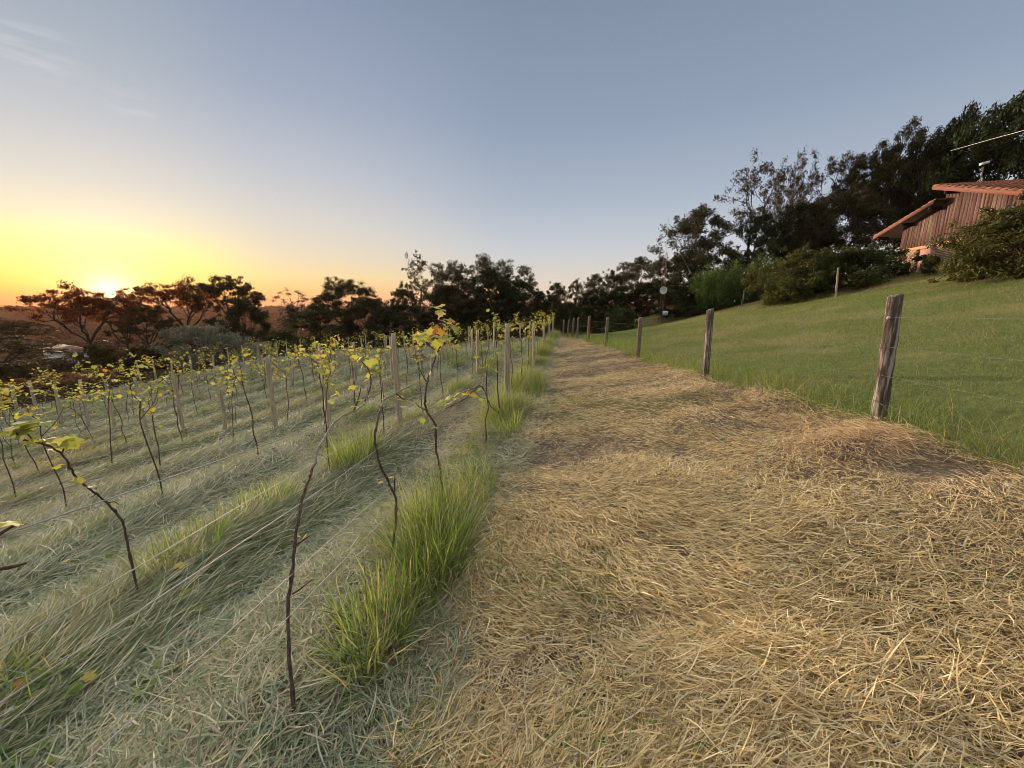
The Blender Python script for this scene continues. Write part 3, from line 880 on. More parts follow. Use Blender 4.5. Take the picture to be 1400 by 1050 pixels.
def t_acacia(seed, H=7, Rr=5, col=(.060, .050, .020), dens=1.0, mat='leaf', ncl=44, fork=.40, under=.20, thick=1.0):
    T = Tree(seed); rg = T.rg
    fk = np.array([rg.normal(0, .15), rg.normal(0, .15), H*fork])
    T.limb((0, 0, -.6), fk, .20, .15, .12)
    limbs = []
    nl = 5
    for i in range(nl):
        a = i*2*np.pi/nl+rg.uniform(-.4, .4)
        e = fk+np.array([np.cos(a)*Rr*.45, np.sin(a)*Rr*.45, H*rg.uniform(.26, .42)])
        limbs.append((T.limb(fk, e, .10, .05, .25), a))
    for k in range(ncl):
        q = math.sqrt((k+.5)/ncl); a = k*2.399+rg.uniform(-.5, .5)
        rr = Rr*q*rg.uniform(.74, .96)
        zc = H*(1-under*q*q-rg.random()**1.5*.17)
        c = np.array([rr*np.cos(a), rr*np.sin(a), zc-.25])
        best = min(limbs, key=lambda l: np.linalg.norm(l[0][-1][:2]-c[:2]))
        T.limb(best[0][rg.integers(3, 7)], c-np.array([0, 0, .1]), .035, .010, .2, 6, 4)
        for m in range(4):
            cc = c+rg.normal(0, 1, 3)*np.array([.6, .6, .20*thick])
            T.limb(c-np.array([0, 0, .1]), cc, .010, .005, .1, 4, 3)
            T.clump(cc, (rg.uniform(.45, .9), rg.uniform(.45, .9), rg.uniform(.14, .34)*thick), int(72*dens), (.12, .040), col, .7, .05)
    return T.finish(M[mat], M['bark'])

def t_euc(seed, H=14, Rr=2.2, col=(.058, .062, .034), start=.42, ncl=26, n=190, r=(.6, 1.05)):
    T = Tree(seed); rg = T.rg
    p = T.limb((0, 0, -.6), (rg.normal(0, .4), rg.normal(0, .4), H*.93), .20, .04, .06, 14)
    for k in range(ncl):
        f = start+(1-start)*((k+.5)/ncl)
        at = p[min(13, int(f*13))]
        g = (f-start)/(1-start)
        w = Rr*min(1, .55+1.2*g)*math.sqrt(max(.03, 1-max(0, (g-.45)/.58)**2))*rg.uniform(.25, 1.0)
        a = k*2.4+rg.uniform(-.8, .8)
        c = at+np.array([np.cos(a)*w, np.sin(a)*w, rg.uniform(-.2, .9)])
        if k == ncl-1: c = p[-1]+np.array([0, 0, .1])
        T.limb(at, c, .05, .015, .2, 6, 4)
        rr = rg.uniform(*r)
        T.clump(c, (rr, rr, rr*1.05), int(n*rr*rr*1.2), (.15, .045), col, .2, .15, .9)
        for m in range(3):
            T.clump(c+rg.normal(0, .55, 3), (rr*.55, rr*.55, rr*.6), int(n*.25), (.15, .045), col, .2, .1, .9)
    return T.finish(M['leaf'], M['bark'])

def t_dense(seed, H=10, Rr=4.5, col=(.034, .048, .018), ncl=80, n=190, low=.05, size=(.16, .065), flat=1.0, pw=2.0, mat='leaf', rough=.18):
    T = Tree(seed); rg = T.rg
    T.limb((0, 0, -.6), (0, 0, H*.6), .22, .10, .05, 8)
    asp = H/Rr
    for k in range(ncl):
        f = rg.random()
        z = low+(1-low)*f
        u = (z-.42)/.58
        prof = math.sqrt(max(.02, 1-abs(u)**pw)) if u > 0 else .82+.18*(z/.42)
        a = k*2.399+rg.uniform(-.6, .6)
        q = rg.uniform(.35, 1.0)**.6*(1+rg.normal(0, rough))
        s = rg.uniform(.13, .27)*Rr
        rr = max(0, Rr*prof*q-s*.55)
        c = np.array([rr*np.cos(a), rr*np.sin(a), min(z*H, H-s*.5)])
        if k % 3 == 0: T.limb((0, 0, z*H*.5), c, .05, .015, .15, 5, 4)
        T.clump(c, (s, s, s*.9*flat), n, size, col, .4, .25, .3)
        c2 = c+rg.normal(0, s*.7, 3)
        T.clump(c2, (s*.5, s*.5, s*.5*flat), n//4, size, col, .4, .1, .3)
    return T.finish(M[mat], M['bark'])

def t_airy(seed, H=13, Rr=3.2, col=(.060, .045, .026), stems=3, ncl=26, n=55, low=.45):
    T = Tree(seed); rg = T.rg; ends = []
    b = np.array([0, 0, H*.16]); T.limb((0, 0, -.6), b, .18, .15, .03)
    for i in range(stems):
        a = i*2*np.pi/stems+rg.uniform(-.4, .4)
        e = np.array([np.cos(a)*Rr*.55, np.sin(a)*Rr*.55, H*rg.uniform(.78, .92)])
        ends.append(T.limb(b, e, .11, .03, .12, 12))
    for k in range(ncl):
        s = ends[k % stems]; j = int(np.clip(rg.uniform(low, 1)*11, 3, 11)); at = s[j]
        d = rg.normal(0, 1, 3)*np.array([Rr*.36, Rr*.36, .6]); d[2] = abs(d[2])+.5
        c = at+d
        T.limb(at, c, .032, .010, .2, 7, 4)
        for m in range(3):
            cc = c+rg.normal(0, .42, 3)
            T.limb(c, cc, .010, .005, .1, 4, 3)
            T.clump(cc, (.72, .72, .45), n//2, (.12, .045), col, .6, .02, .3)
    return T.finish(M['leaf'], M['bark'])

def t_bamboo(seed, H=4.2, Rr=2.4, col=(.075, .125, .036)):
    T = Tree(seed); rg = T.rg
    for k in range(46):
        a = rg.uniform(0, 6.28); q = math.sqrt(rg.random()); h = H*rg.uniform(.55, 1)*(1-.3*q)
        b = np.array([np.cos(a)*q*Rr*.4, np.sin(a)*q*Rr*.4, -.3]); e = np.array([np.cos(a)*q*Rr, np.sin(a)*q*Rr, h])
        p = T.limb(b, e, .02, .008, .12, 8, 4)
        for j in range(2, 8):
            T.clump(p[j], (.38, .38, .42), 34, (.17, .024), col, .9, .1, -.5)
    return T.finish(M['leaf'], M['bark'])

BR = (.060, .042, .022)
KIND = dict(
    acacia=[t_acacia(501), t_acacia(502, 7, 5.2, ncl=38), t_acacia(503, 7.4, 4.4, ncl=40, under=.36)],
    acacia_sun=[t_acacia(504, 7, 5.4, (.15, .075, .032), .75, 'leaf_red', 46), t_acacia(505, 7, 4.2, (.15, .075, .032), .7, 'leaf_red', 34)],  # redder leaf colour stands for the sun's glare on these crowns
    umbrella=[t_acacia(506, 11, 6.5, (.038, .040, .016), 1.9, 'leaf', 66, .3, .42, 2.0), t_acacia(507, 12, 6.0, (.044, .042, .018), 1.9, 'leaf', 66, .3, .48, 2.0)],
    euc=[t_euc(511), t_euc(512, 14, 2.6, ncl=30), t_euc(513, 15, 2.1, (.066, .058, .034), .35, 28)],
    euc_thin=[t_euc(514, 14, 1.9, (.080, .080, .050), .55, 22, 80, (.45, .8))],
    dense=[t_dense(521), t_dense(522, 10, 4.5, ncl=90, rough=.25), t_dense(523, 9, 4.8, (.044, .046, .020), 76)],
    loose=[t_dense(524, 11, 4.0, (.062, .068, .036), 86, 170, .2, (.14, .05), 1, 2.2, 'leaf', .28), t_dense(525, 12, 3.6, (.056, .064, .033), 76, 170, .16, (.14, .05), 1, 1.8, 'leaf', .28)],
    airy=[t_airy(531, n=90, ncl=34), t_airy(532, 13, 3.4, stems=4, ncl=38, n=90), t_airy(533, 12, 2.6, (.066, .046, .030), 2, 26, 90)],
    bamboo=[t_bamboo(541), t_bamboo(542, 4.2, 2.2, (.085, .145, .036))],
    shrub=[t_dense(551, 3, 2.6, (.050, .056, .020), 70, 150, .04, (.09, .036), .8), t_dense(552, 3, 2.8, (.060, .052, .020), 70, 150, .03, (.09, .036), .75, rough=.28)],
    leafy_shrub=[t_dense(553, 3, 2.6, (.088, .100, .028), 90, 150, .03, (.095, .036), .8, rough=.25), t_dense(554, 3, 2.6, (.062, .085, .028), 95, 150, .03, (.095, .040), .8, rough=.2), t_dense(557, 3, 2.6, (.095, .098, .030), 130, 170, .02, (.085, .034), .9, rough=.10)],
    silver=[t_dense(555, 3, 3.0, (.24, .26, .20), 90, 170, .02, (.075, .03), .8, 2.4)],
    brown_shrub=[t_dense(556, 2, 2.4, (.26, .13, .065), 56, 120, .03, (.075, .03), .7)],
)
def tree(kind, v, px, top, hw, d, label, cat='tree', name='tree', group=None, base=None, rz=None, sink=.1):
    tm, cm, (H, W) = KIND[kind][v]
    p = P(px, top, d); x, y = p[0], p[1]
    zb = g1(x, y)-sink
    if base is not None: zb = P(px, base, d)[2]
    sz = (p[2]-zb)/H
    # horizontal size from the half width in the photo
    ex = P(px+hw, top, d)[0]-P(px, top, d)[0]
    sx = ex/W
    r = thing(name, label, cat, (x, y, zb), random.uniform(0, 6.28) if rz is None else rz, group)
    r.scale = (sx, sx, sz)
    for me in (tm, cm):
        o = bpy.data.objects.new(me.name, me); COL.objects.link(o); o.parent = r
    return r

A = 'flat crowned trees around the setting sun'
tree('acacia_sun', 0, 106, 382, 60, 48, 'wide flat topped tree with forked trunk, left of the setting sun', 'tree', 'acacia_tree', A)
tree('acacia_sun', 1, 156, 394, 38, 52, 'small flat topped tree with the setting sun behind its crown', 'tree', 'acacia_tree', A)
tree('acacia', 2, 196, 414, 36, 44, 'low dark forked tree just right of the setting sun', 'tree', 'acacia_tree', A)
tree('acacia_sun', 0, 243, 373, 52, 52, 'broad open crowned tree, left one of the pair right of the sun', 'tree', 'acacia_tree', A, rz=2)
tree('acacia', 1, 312, 375, 42, 50, 'open crowned tree, right one of the pair right of the sun', 'tree', 'acacia_tree', A)
tree('dense', 2, 330, 404, 36, 45, 'dark rounded leafy tree under the right tree of the pair near the sun')
tree('dense', 0, 292, 432, 24, 46, 'small dark tree behind the silvery bush')
tree('airy', 2, 398, 391, 32, 60, 'slender sparse tree standing alone against the orange sky', 'tree', 'acacia_tree')
tree('umbrella', 0, 470, 377, 50, 50, 'broad flat crowned dark tree in the middle of the left treeline', 'tree', 'acacia_tree')
tree('dense', 1, 432, 414, 46, 46, 'dense dark tree with a round crown under the broad flat crowned tree, its left side')
tree('dense', 2, 505, 405, 46, 46, 'dense dark tree under the broad flat crowned tree, its right side')
tree('umbrella', 1, 551, 382, 26, 52, 'small flat crowned dark tree just left of the thin tall eucalyptus', 'tree', 'acacia_tree')
tree('dense', 0, 553, 413, 44, 44, 'dense black green tree below the thin tall eucalyptus')
E = 'tall eucalyptus trees behind the vineyard'
tree('euc_thin', 0, 572, 341, 20, 56, 'thin tall eucalyptus with an airy crown rising above the treeline left of centre', 'tree', 'eucalyptus_tree', E)
tree('euc', 0, 597, 357, 22, 52, 'eucalyptus with a pointed crown, first one right of the thin tall eucalyptus', 'tree', 'eucalyptus_tree', E)
tree('euc', 1, 613, 354, 20, 50, 'eucalyptus with a pointed crown, second one right of the thin tall eucalyptus', 'tree', 'eucalyptus_tree', E)
tree('euc', 2, 632, 358, 22, 51, 'eucalyptus with a pointed crown, third one right of the thin tall eucalyptus', 'tree', 'eucalyptus_tree', E)
tree('dense', 2, 612, 385, 40, 49, 'dense brownish tree below the pointed eucalyptus crowns')
tree('euc', 1, 664, 344, 32, 50, 'highest eucalyptus of the big dark clump in the centre', 'tree', 'eucalyptus_tree', E)
tree('dense', 1, 672, 362, 46, 47, 'big dark dense tree in the centre behind the nearest pale trellis post')
tree('euc', 0, 690, 353, 26, 52, 'eucalyptus on the right shoulder of the big dark clump in the centre', 'tree', 'eucalyptus_tree', E)
tree('euc', 2, 712, 360, 24, 53, 'smaller eucalyptus at the right edge of the big dark clump in the centre', 'tree', 'eucalyptus_tree', E)
tree('dense', 0, 715, 380, 38, 48, 'dark dense tree sloping down at the right end of the central clump')
tree('dense', 2, 640, 405, 50, 45, 'low dark tree at the foot of the central clump')
tree('loose', 0, 762, 383, 20, 54, 'small dark eucalyptus beyond the end of the hay path', 'tree', 'eucalyptus_tree', E)
tree('loose', 1, 788, 379, 15, 54, 'narrow dark eucalyptus beyond the far fence posts', 'tree', 'eucalyptus_tree', E)
tree('loose', 0, 814, 371, 20, 52, 'taller dark eucalyptus beyond the far fence posts', 'tree', 'eucalyptus_tree', E, rz=1)
tree('dense', 1, 778, 412, 26, 46, 'drooping dark tree at the very end of the hay path')
tree('loose', 1, 838, 366, 20, 53, 'dark eucalyptus behind the bright green roadside bush', 'tree', 'eucalyptus_tree', E)
tree('euc', 2, 852, 356, 18, 54, 'reddish brown eucalyptus left of the lattice mast, with a pointed top', 'tree', 'eucalyptus_tree', E)
tree('loose', 0, 876, 347, 26, 52, 'wide dark eucalyptus directly left of the lattice mast', 'tree', 'eucalyptus_tree', E, rz=3)
tree('loose', 1, 905, 347, 18, 54, 'dark eucalyptus directly behind the lattice mast', 'tree', 'eucalyptus_tree', E, rz=2)
tree('dense', 2, 756, 400, 22, 50, 'low dark tree right of the central clump, behind the last vines')
tree('dense', 1, 805, 396, 26, 50, 'dark tree filling the gap below the narrow eucalyptus tops beyond the path')
tree('dense', 0, 846, 390, 28, 50, 'dark tree below the reddish brown eucalyptus')
tree('dense', 2, 886, 384, 28, 48, 'dark tree just left of the lattice mast, below the wide eucalyptus')
tree('leafy_shrub', 1, 849, 415, 21, 37, 'rounded green bush behind the fourth fence post', 'bush', 'bush')
tree('shrub', 0, 830, 434, 24, 40, 'low dark bush beside the rounded green bush near the far fence', 'bush', 'bush')
tree('loose', 0, 957, 277, 54, 43, 'tall loose leafy tree right of the lattice mast', rz=.5)
tree('dense', 1, 952, 340, 50, 44, 'dense dark tree under the tall loose tree beside the mast')
tree('dense', 0, 930, 388, 34, 40, 'dark green hedge like tree at the foot of the lattice mast')
tree('bamboo', 1, 985, 356, 32, 36, 'bright green feathery bamboo clump, left of the two', 'bamboo', 'bamboo_clump')
tree('bamboo', 0, 1037, 340, 42, 35, 'larger darker feathery bamboo clump, right of the two', 'bamboo', 'bamboo_clump')
tree('shrub', 0, 957, 415, 30, 37, 'small dark shrub at the lawn edge left of the bamboo', 'bush', 'bush')
W_ = 'tall trees on the hilltop behind the hut'
tree('airy', 0, 1040, 207, 38, 42, 'sparse multi stemmed tree, leftmost on the hilltop', 'tree', 'tree', W_)
tree('airy', 1, 1082, 205, 36, 43, 'sparse tree with thin branching stems, second from left on the hilltop', 'tree', 'tree', W_)
tree('airy', 2, 1108, 194, 24, 42, 'thin tree carrying a tuft of dense leaves at its top on the hilltop', 'tree', 'tree', W_)
tree('airy', 0, 1148, 200, 32, 42, 'sparse tree between the thin stemmed trees and the dense hilltop crowns', 'tree', 'tree', W_, rz=2)
tree('dense', 1, 1045, 285, 44, 40, 'dark dense tree under the leftmost sparse tree on the hilltop')
tree('dense', 2, 1098, 268, 46, 40, 'dark dense tree below the thin stemmed hilltop trees')
tree('umbrella', 0, 1160, 250, 62, 36, 'wide crowned tree with dark layered branches left of the hut', 'tree', 'tree', W_)
tree('umbrella', 1, 1200, 190, 58, 40, 'tall dark spreading tree rising above the left roof eave', 'tree', 'tree', W_)
tree('umbrella', 0, 1255, 163, 58, 38, 'tall dark spreading tree rising above the roof ridge', 'tree', 'tree', W_, rz=4)
tree('dense', 1, 1322, 136, 56, 36, 'huge dark rounded tree behind the hut and the lamp', 'tree', 'tree', W_)
tree('dense', 0, 1395, 118, 64, 33, 'huge dark tree at the right edge above the power cable', 'tree', 'tree', W_)
tree('dense', 2, 1285, 200, 62, 41, 'dark tree filling the space behind the hut roof', 'tree', 'tree', W_)
tree('dense', 2, 1130, 310, 50, 37, 'low dark tree behind the yellowish lawn bush')
# bushes of the lawn
tree('leafy_shrub', 0, 1102, 331, 60, 23.0, 'yellowish green bush on the lawn, left of the two by the hut', 'bush', 'bush', base=418)
tree('leafy_shrub', 1, 1172, 331, 58, 22.3, 'dark green spreading bush on the lawn left of the hut', 'bush', 'bush', base=402)
tree('leafy_shrub', 1, 1276, 346, 9, 19.2, 'small dark bush against the lower wall of the hut', 'bush', 'bush', base=374)
tree('leafy_shrub', 2, 1424, 252, 84, 13.8, 'large green bush at the right edge in front of the hut', 'bush', 'bush', base=384, rz=.6)
# left valley edge
tree('silver', 0, 275, 440, 58, 36, 'large round silvery green bush beyond the vineyard', 'bush', 'bush')
tree('silver', 0, 352, 466, 22, 33, 'small silvery green bush at the vineyard edge', 'bush', 'bush', rz=2)
tree('shrub', 1, 215, 463, 30, 38, 'olive green bush left of the large silvery bush', 'bush', 'bush')
tree('shrub', 0, 128, 466, 28, 44, 'dark round bush in front of the white house', 'bush', 'bush')
tree('shrub', 1, 182, 470, 34, 42, 'dark bush under the low forked tree', 'bush', 'bush')
tree('acacia', 0, 0, 432, 40, 66, 'flat brown tree crown below the horizon at the left edge', 'tree', 'acacia_tree', base=500)
tree('acacia', 2, -18, 455, 60, 48, 'dark flat crowned tree cut by the left edge', 'tree', 'acacia_tree', base=530)
tree('acacia', 0, 62, 486, 50, 38, 'low flat brown tree crown just beyond the vineyard at left', 'tree', 'acacia_tree', base=535, rz=1)
tree('shrub', 1, 10, 492, 44, 30, 'brown bush beyond the vineyard at the left edge', 'bush', 'bush')
tree('brown_shrub', 0, 30, 513, 26, 25, 'rusty brown flat shrub at the left end of the vineyard', 'bush', 'bush')
tree('brown_shrub', 0, 82, 508, 32, 27, 'dark rusty shrub second from the left end of the vineyard', 'bush', 'bush', rz=2)
tree('brown_shrub', 0, 128, 501, 24, 29, 'rusty shrub third from the left end of the vineyard', 'bush', 'bush', rz=4)
tree('shrub', 0, 385, 450, 30, 42, 'low green bush below the slender sparse tree', 'bush', 'bush')
tree('shrub', 1, 450, 448, 40, 41, 'low dark bush below the broad flat crowned tree', 'bush', 'bush')
tree('shrub', 0, 530, 446, 40, 41, 'low dark bush below the thin tall eucalyptus', 'bush', 'bush', rz=2)
tree('shrub', 1, 740, 436, 22, 44, 'low grey green bush at the far end of the vine rows', 'bush', 'bush')
tree('shrub', 0, 800, 440, 24, 42, 'low dark bush behind the far fence posts', 'bush', 'bush', rz=4)
tree('shrub', 1, 640, 438, 46, 42, 'low dark bush at the foot of the central clump', 'bush', 'bush', rz=4)

# far-off woodland of the valley: one mass nobody could count
def far_woods():
    rg = np.random.default_rng(77); Vs, Qs, Cs = [], [], []; n0 = 0
    for k in range(1500):
        az = math.radians(rg.uniform(-66, 5)); r = 90*(3000/90)**(rg.random()**.8)
        x, y = r*math.sin(az), r*math.cos(az); z = g1(x, y)
        if r < 175 and abs(math.degrees(az)+50) < 5: continue
        s = rg.uniform(3.0, 6.5)*(1+r/1800)
        n = 150 if r < 400 else 70
        d = rg.normal(0, 1, (n, 3)); d /= np.linalg.norm(d, axis=1)[:, None]; d[:, 2] = np.abs(d[:, 2])
        p = np.array([x, y, z])+d*np.array([s, s, s*rg.uniform(.5, .9)])*rg.uniform(.6, 1, (n, 1))
        a = rg.normal(0, 1, (n, 3)); a /= np.linalg.norm(a, axis=1)[:, None]; b = np.cross(a, d); b /= np.linalg.norm(b, axis=1)[:, None]+1e-6
        w = s*(.16 if r < 400 else .28)
        V = np.stack([p-a*w, p-b*w*.6, p+a*w, p+b*w*.6], 1).reshape(-1, 3)
        Vs.append(V); Qs.append(np.arange(n*4).reshape(-1, 4)+n0); n0 += n*4
        c = np.array([.040, .031, .016])*rg.uniform(.6, 1.3)
        Cs.append(np.repeat(np.clip(c*rg.uniform(.7, 1.3, (n, 1)), 0, 1), 4, 0))
    me = mesh('distant_woodland', np.vstack(Vs), [np.vstack(Qs)], M['leaf'], np.vstack(Cs))
    o = bpy.data.objects.new('distant_woodland', me); COL.objects.link(o); stuff(o)
far_woods()

# ------------------------------------------------------------------ hut on the hill
def hut():
    W0 = P(1290, 370, 20.0); zb = W0[2]
    th = -math.atan(.2236)
    root = thing('timber_hut', 'red timber hut with tiled roof on top of the lawn slope', 'hut', W0, th)
    board = mat_noise('red_boards', (.10, .052, .040), (.22, .112, .088), 5, .85, (8, 8, .35), .6, (.25, .20, .17), 1.9, attr=True)
    tile = mat_noise('roof_tile', (.32, .115, .062), (.52, .21, .115), 9, .85, bump=.4, c3=(.20, .10, .07), s3=2.5)
    trim = mat_noise('painted_beam', (.48, .25, .13), (.62, .36, .20), 10, .8, (1, .2, 1), .3)
    stone = mat_noise('pale_brick', (.44, .28, .17), (.62, .44, .28), 7, .9, bump=.5)
    dark = mat_noise('rafter_wood', (.018, .010, .008), (.045, .026, .02), 9, .85, bump=.3)  # near-black wood: the shadow under the eaves is put into its colour
    near = lambda y: (7.79-3.39)-.319*(1.45-y)
    far = lambda y: (6.95-3.39)-.25*(y-.3)
    y1, y0, D = 3.3, -7.6, 7.0
    # board wall: separate boards, each a slightly different red
    mb = MB(); rg = np.random.default_rng(5)
    y = y0
    while y < y1-.02:
        w = min(rg.uniform(.17, .25), y1-y); ya, yb = y+.006, y+w-.006
        ym = .5*(ya+yb)
        top = (lambda q: (near(q)-.17) if ym < .7 else (far(q)-.17))
        x = -.03-rg.uniform(0, .012); c = np.array([1, 1, 1])*rg.uniform(.62, 1.2)*np.array([1, rg.uniform(.85, 1.1), rg.uniform(.85, 1.1)])
        mb.add([(x, ya, 1.40), (0, ya, 1.40), (0, yb, 1.40), (x, yb, 1.40), (x, ya, top(ya)), (0, ya, top(ya)), (0, yb, top(yb)), (x, yb, top(yb))],
               [(0, 3, 2, 1), (4, 5, 6, 7), (0, 1, 5, 4), (1, 2, 6, 5), (2, 3, 7, 6), (3, 0, 4, 7)], None, c)
        y += w
    mb.build('board_wall', board, root)
    mb = MB()      # the closed body behind the boards
    mb.prism([(y0+.02, -.5), (y1-.02, -.5), (y1-.02, far(y1)-.19), (.72, far(.72)-.19), (.68, near(.68)-.19), (y0+.02, near(y0)-.19)], .004, D)
    mb.build('wall', board, root)
    mb = MB()      # brick courses of the lower wall
    z = -.45; row = 0
    while z < 1.24:
        y = y0+(.12 if row % 2 else 0)
        while y < y1:
            if not (.65 < y < 1.75 and z > -.2):
                w = min(.235, y1-y)
                mb.box((-.075-rg.uniform(0, .015), y+.006, z+.006), (-.002, y+w-.006, z+.078), np.ones(3)*rg.uniform(.7, 1.1))
            y += .24
        z += .085; row += 1
    mb.build('lower_wall', mat_noise('pale_brick', (.44, .27, .16), (.60, .42, .27), 7, .9, bump=.5, attr=True), root)
    mb = MB(); mb.box((-.13, y0, 1.25), (0, y1+.05, 1.40)); mb.build('beam', trim, root)
    mb = MB(); mb.box((-.06, .72, -.2), (-.004, 1.68, 1.24)); d = mb.build('door', mat_noise('door_boards', (.42, .22, .17), (.55, .31, .24), 6, .8, (6, 6, .5), .3), root)
    mb = MB(); mb.tube([(-.075, .82, .5), (-.12, .83, .5), (-.12, .92, .5)], .014, 6); mb.build('handle', M['wire'], d)
    # roofs
    def roof(name, f, ya, yb, over):
        sl = f(1)-f(0)
        mb = MB(); t = .10
        mb.prism([(ya, f(ya)-t-.05), (yb, f(yb)-t-.05), (yb, f(yb)-.05), (ya, f(ya)-.05)], -over, D+.5)
        o = mb.build(name, dark, root)
        mb = MB(); L = yb-ya; nc = int(L/.36); ny = L/nc
        rg = np.random.default_rng(9)
        nx = int((D+.5+over)/.2); sx = (D+.5+over)/nx
        down = -1 if sl > 0 else 1                   # tiles lap downhill
        a = np.linspace(0, np.pi, 6)
        for j in range(nc):
            for i in range(nx):
                xc = -over+(i+.5)*sx+rg.normal(0, .006); yl = ya+j*ny-.03; yh = yl+ny+.06
                lo, hi = (yl, yh) if down < 0 else (yh, yl)         # lo = downhill end
                rr = .105
                V = []
                for q, yy, dz in ((0, lo, .055), (1, hi, .0)):
                    for e in a: V.append((xc+rr*np.cos(e)*(1 if q == 0 else .85), yy, f(yy)-.04+dz+rr*.8*np.sin(e)))
                m = len(a)
                Q = [(k, k+1, m+k+1, m+k) for k in range(m-1)]
                # thickness at the lower lip
                b0 = len(V)
                for e in a: V.append((xc+(rr-.02)*np.cos(e), lo, f(lo)-.04+.055+(rr-.02)*.8*np.sin(e)))
                Q += [(k, b0+k, b0+k+1, k+1) for k in range(m-1)]
                mb.add(V, Q, None, (1, 1, 1))
        mb.build('roof_tiles', tile, o)
        mb = MB(); mb.prism([(ya, f(ya)-.20), (yb, f(yb)-.20), (yb, f(yb)-.02), (ya, f(ya)-.02)], -over-.035, -over-.003)
        mb.build('barge_board', mat_noise('barge_board', (.20, .08, .052), (.29, .125, .082), 8, .8, (4, .5, 4), .3), o)
        for k in range(3):
            yy = ya+(yb-ya)*(.08+.42*k)
            mb = MB(); mb.box((-over+.05, yy-.06, f(yy)-.36), (.0-.04, yy+.06, f(yy)-.2)); mb.build('purlin', dark, o)
        return o
    roof('roof', near, -8.2, .98, .5)
    roof('lower_roof', far, .56, 4.75, .6)
hut()

def lamp():
    b = P(1333, 252, 27); b[2] = g1(b[0], b[1]); t = P(1345, 228, 27); h = P(1346, 223, 27)
    root = thing('pole_lamp', 'pale flood lamp on a thin slanting pole above the hut roof', 'lamp', b)
    mb = MB(); mb.tube([np.zeros(3), (t-b)*.5, t-b], [.05, .04, .03], 6); mb.build('pole', M['fpost2'], root, True)
    mb = MB(); q = h-b
    mb.box((q[0]-.2, q[1]-.12, q[2]-.08), (q[0]+.2, q[1]+.12, q[2]+.07), fn=lambda x, y, z: (x, y, z+.25*(x-q[0])))
    mb.build('lamp_head', mat_plain('lamp_enamel', (.72, .70, .66), .35), root)
lamp()

def cable():
    pts = [P(1300, 206, 30), P(1360, 189, 24), P(1400, 178, 20.5), P(1480, 150, 16), P(1620, 95, 12)]
    mb = MB(); mb.tube(smooth(pts, 8), .014, 6)
    o = mb.build('power_cable', mat_plain('cable_sheath', (.60, .58, .54), .5))
    o['label'] = 'pale overhead power cable sloping down from the right edge into the trees'; o['category'] = 'cable'
cable()

def stake(px, pb, pt, d, w, m, label, lean=0):
    b = P(px, pb, d); b[2] = g1(b[0], b[1])-.1; t = P(px+lean, pt, d)
    mb = MB(); post_mesh(mb, b, t, w, 7, int(px), .01)
    o = mb.build('wooden_stake', m, None, True); o['label'] = label; o['category'] = 'post'
stake(1143, 405, 366, 20.2, .10, M['vpost'], 'pale thin wooden stake in front of the yellowish bush on the lawn', 3)
stake(1014, 418, 397, 27, .12, M['fpost'], 'dark leaning wooden stake at the lawn crest below the bamboo', 4)

# ------------------------------------------------------------------ lattice mast
def mast():
    d = 36.0; b = P(903, 447, d); b[2] = g1(b[0], b[1])
    top = P(908, 345, d); tip = P(908, 298, d)
    H = top[2]-b[2]; Wt = tip[2]-b[2]
    root = thing('lattice_mast', 'slim rusty lattice radio mast with a dish at the lawn edge', 'mast', b)
    rust = mat_noise('rusty_steel', (.13, .06, .04), (.30, .17, .12), 9, .7, bump=.2)
    zinc = mat_plain('zinc_steel', (.45, .43, .42), .45)
    mb = MB(); s = .19
    L = [(s*math.cos(a), s*math.sin(a)) for a in (.3, 2.4, 4.5)]
    for x, y in L: mb.tube([(x, y, -.1), (x, y, H)], .016, 6)
    n = 22; dz = H/n
    for k in range(n):
        for i in range(3):
            (xa, ya), (xb, yb) = L[i], L[(i+1) % 3]
            if k % 2: xa, ya, xb, yb = xb, yb, xa, ya
            mb.tube([(xa, ya, k*dz), (xb, yb, (k+1)*dz)], .007, 4)
            mb.tube([(xa, ya, k*dz), (xb, yb, k*dz)], .007, 4)
    mb.build('lattice', rust, root)
    mb = MB(); mb.tube([(0, 0, H-.4), (0, 0, Wt)], .014, 6); mb.build('whip_antenna', zinc, root)
    dz = P(905, 397, d)[2]-b[2]
    mb = MB(); rr = .34; rings = []
    V = [(0, 0, 0)]; nseg = 20
    for q in (.35, .7, 1.0):
        for k in range(nseg):
            a = k*2*math.pi/nseg; V.append((rr*q*math.cos(a), -.10*q*q-.0, rr*q*math.sin(a)))
    T = [(0, 1+k, 1+(k+1) % nseg) for k in range(nseg)]
    Q = [(1+r*nseg+k, 1+(r+1)*nseg+k, 1+(r+1)*nseg+(k+1) % nseg, 1+r*nseg+(k+1) % nseg) for r in range(2) for k in range(nseg)]
    cc = np.array([-.18, -.42, dz])
    mb.add(np.array(V)+cc, Q, T)
    dish = mb.build('dish', mat_plain('dish_paint', (.66, .65, .63), .4), root, True)
    mb = MB(); mb.tube([cc, (-.1, -.1, dz)], .03, 6); mb.tube([cc+np.array([0, -.1, -.3]), cc+np.array([0, -.4, 0])], .012, 5); mb.tube([cc+np.array([0, -.36, 0]), cc+np.array([0, -.46, 0])], .04, 7)
    mb.build('feed_arm', zinc, dish)
    bz = P(908, 428, d)[2]-b[2]
    mb = MB(); mb.box((-.02, -.50, bz-.2), (.40, -.28, bz+.2)); o = mb.build('equipment_box', mat_plain('box_paint', (.66, .66, .65), .5), root)
    mb = MB(); mb.box((.10, -.512, bz-.10), (.28, -.503, bz+.08)); mb.build('vent', zinc, o)
    mb = MB(); mb.tube([(0, 0, Wt-1.0), (3.2, 1.5, H*.72), (7.0, 3.2, .9)], .010, 4); mb.build('guy_wire', M['wire'], root)
mast()

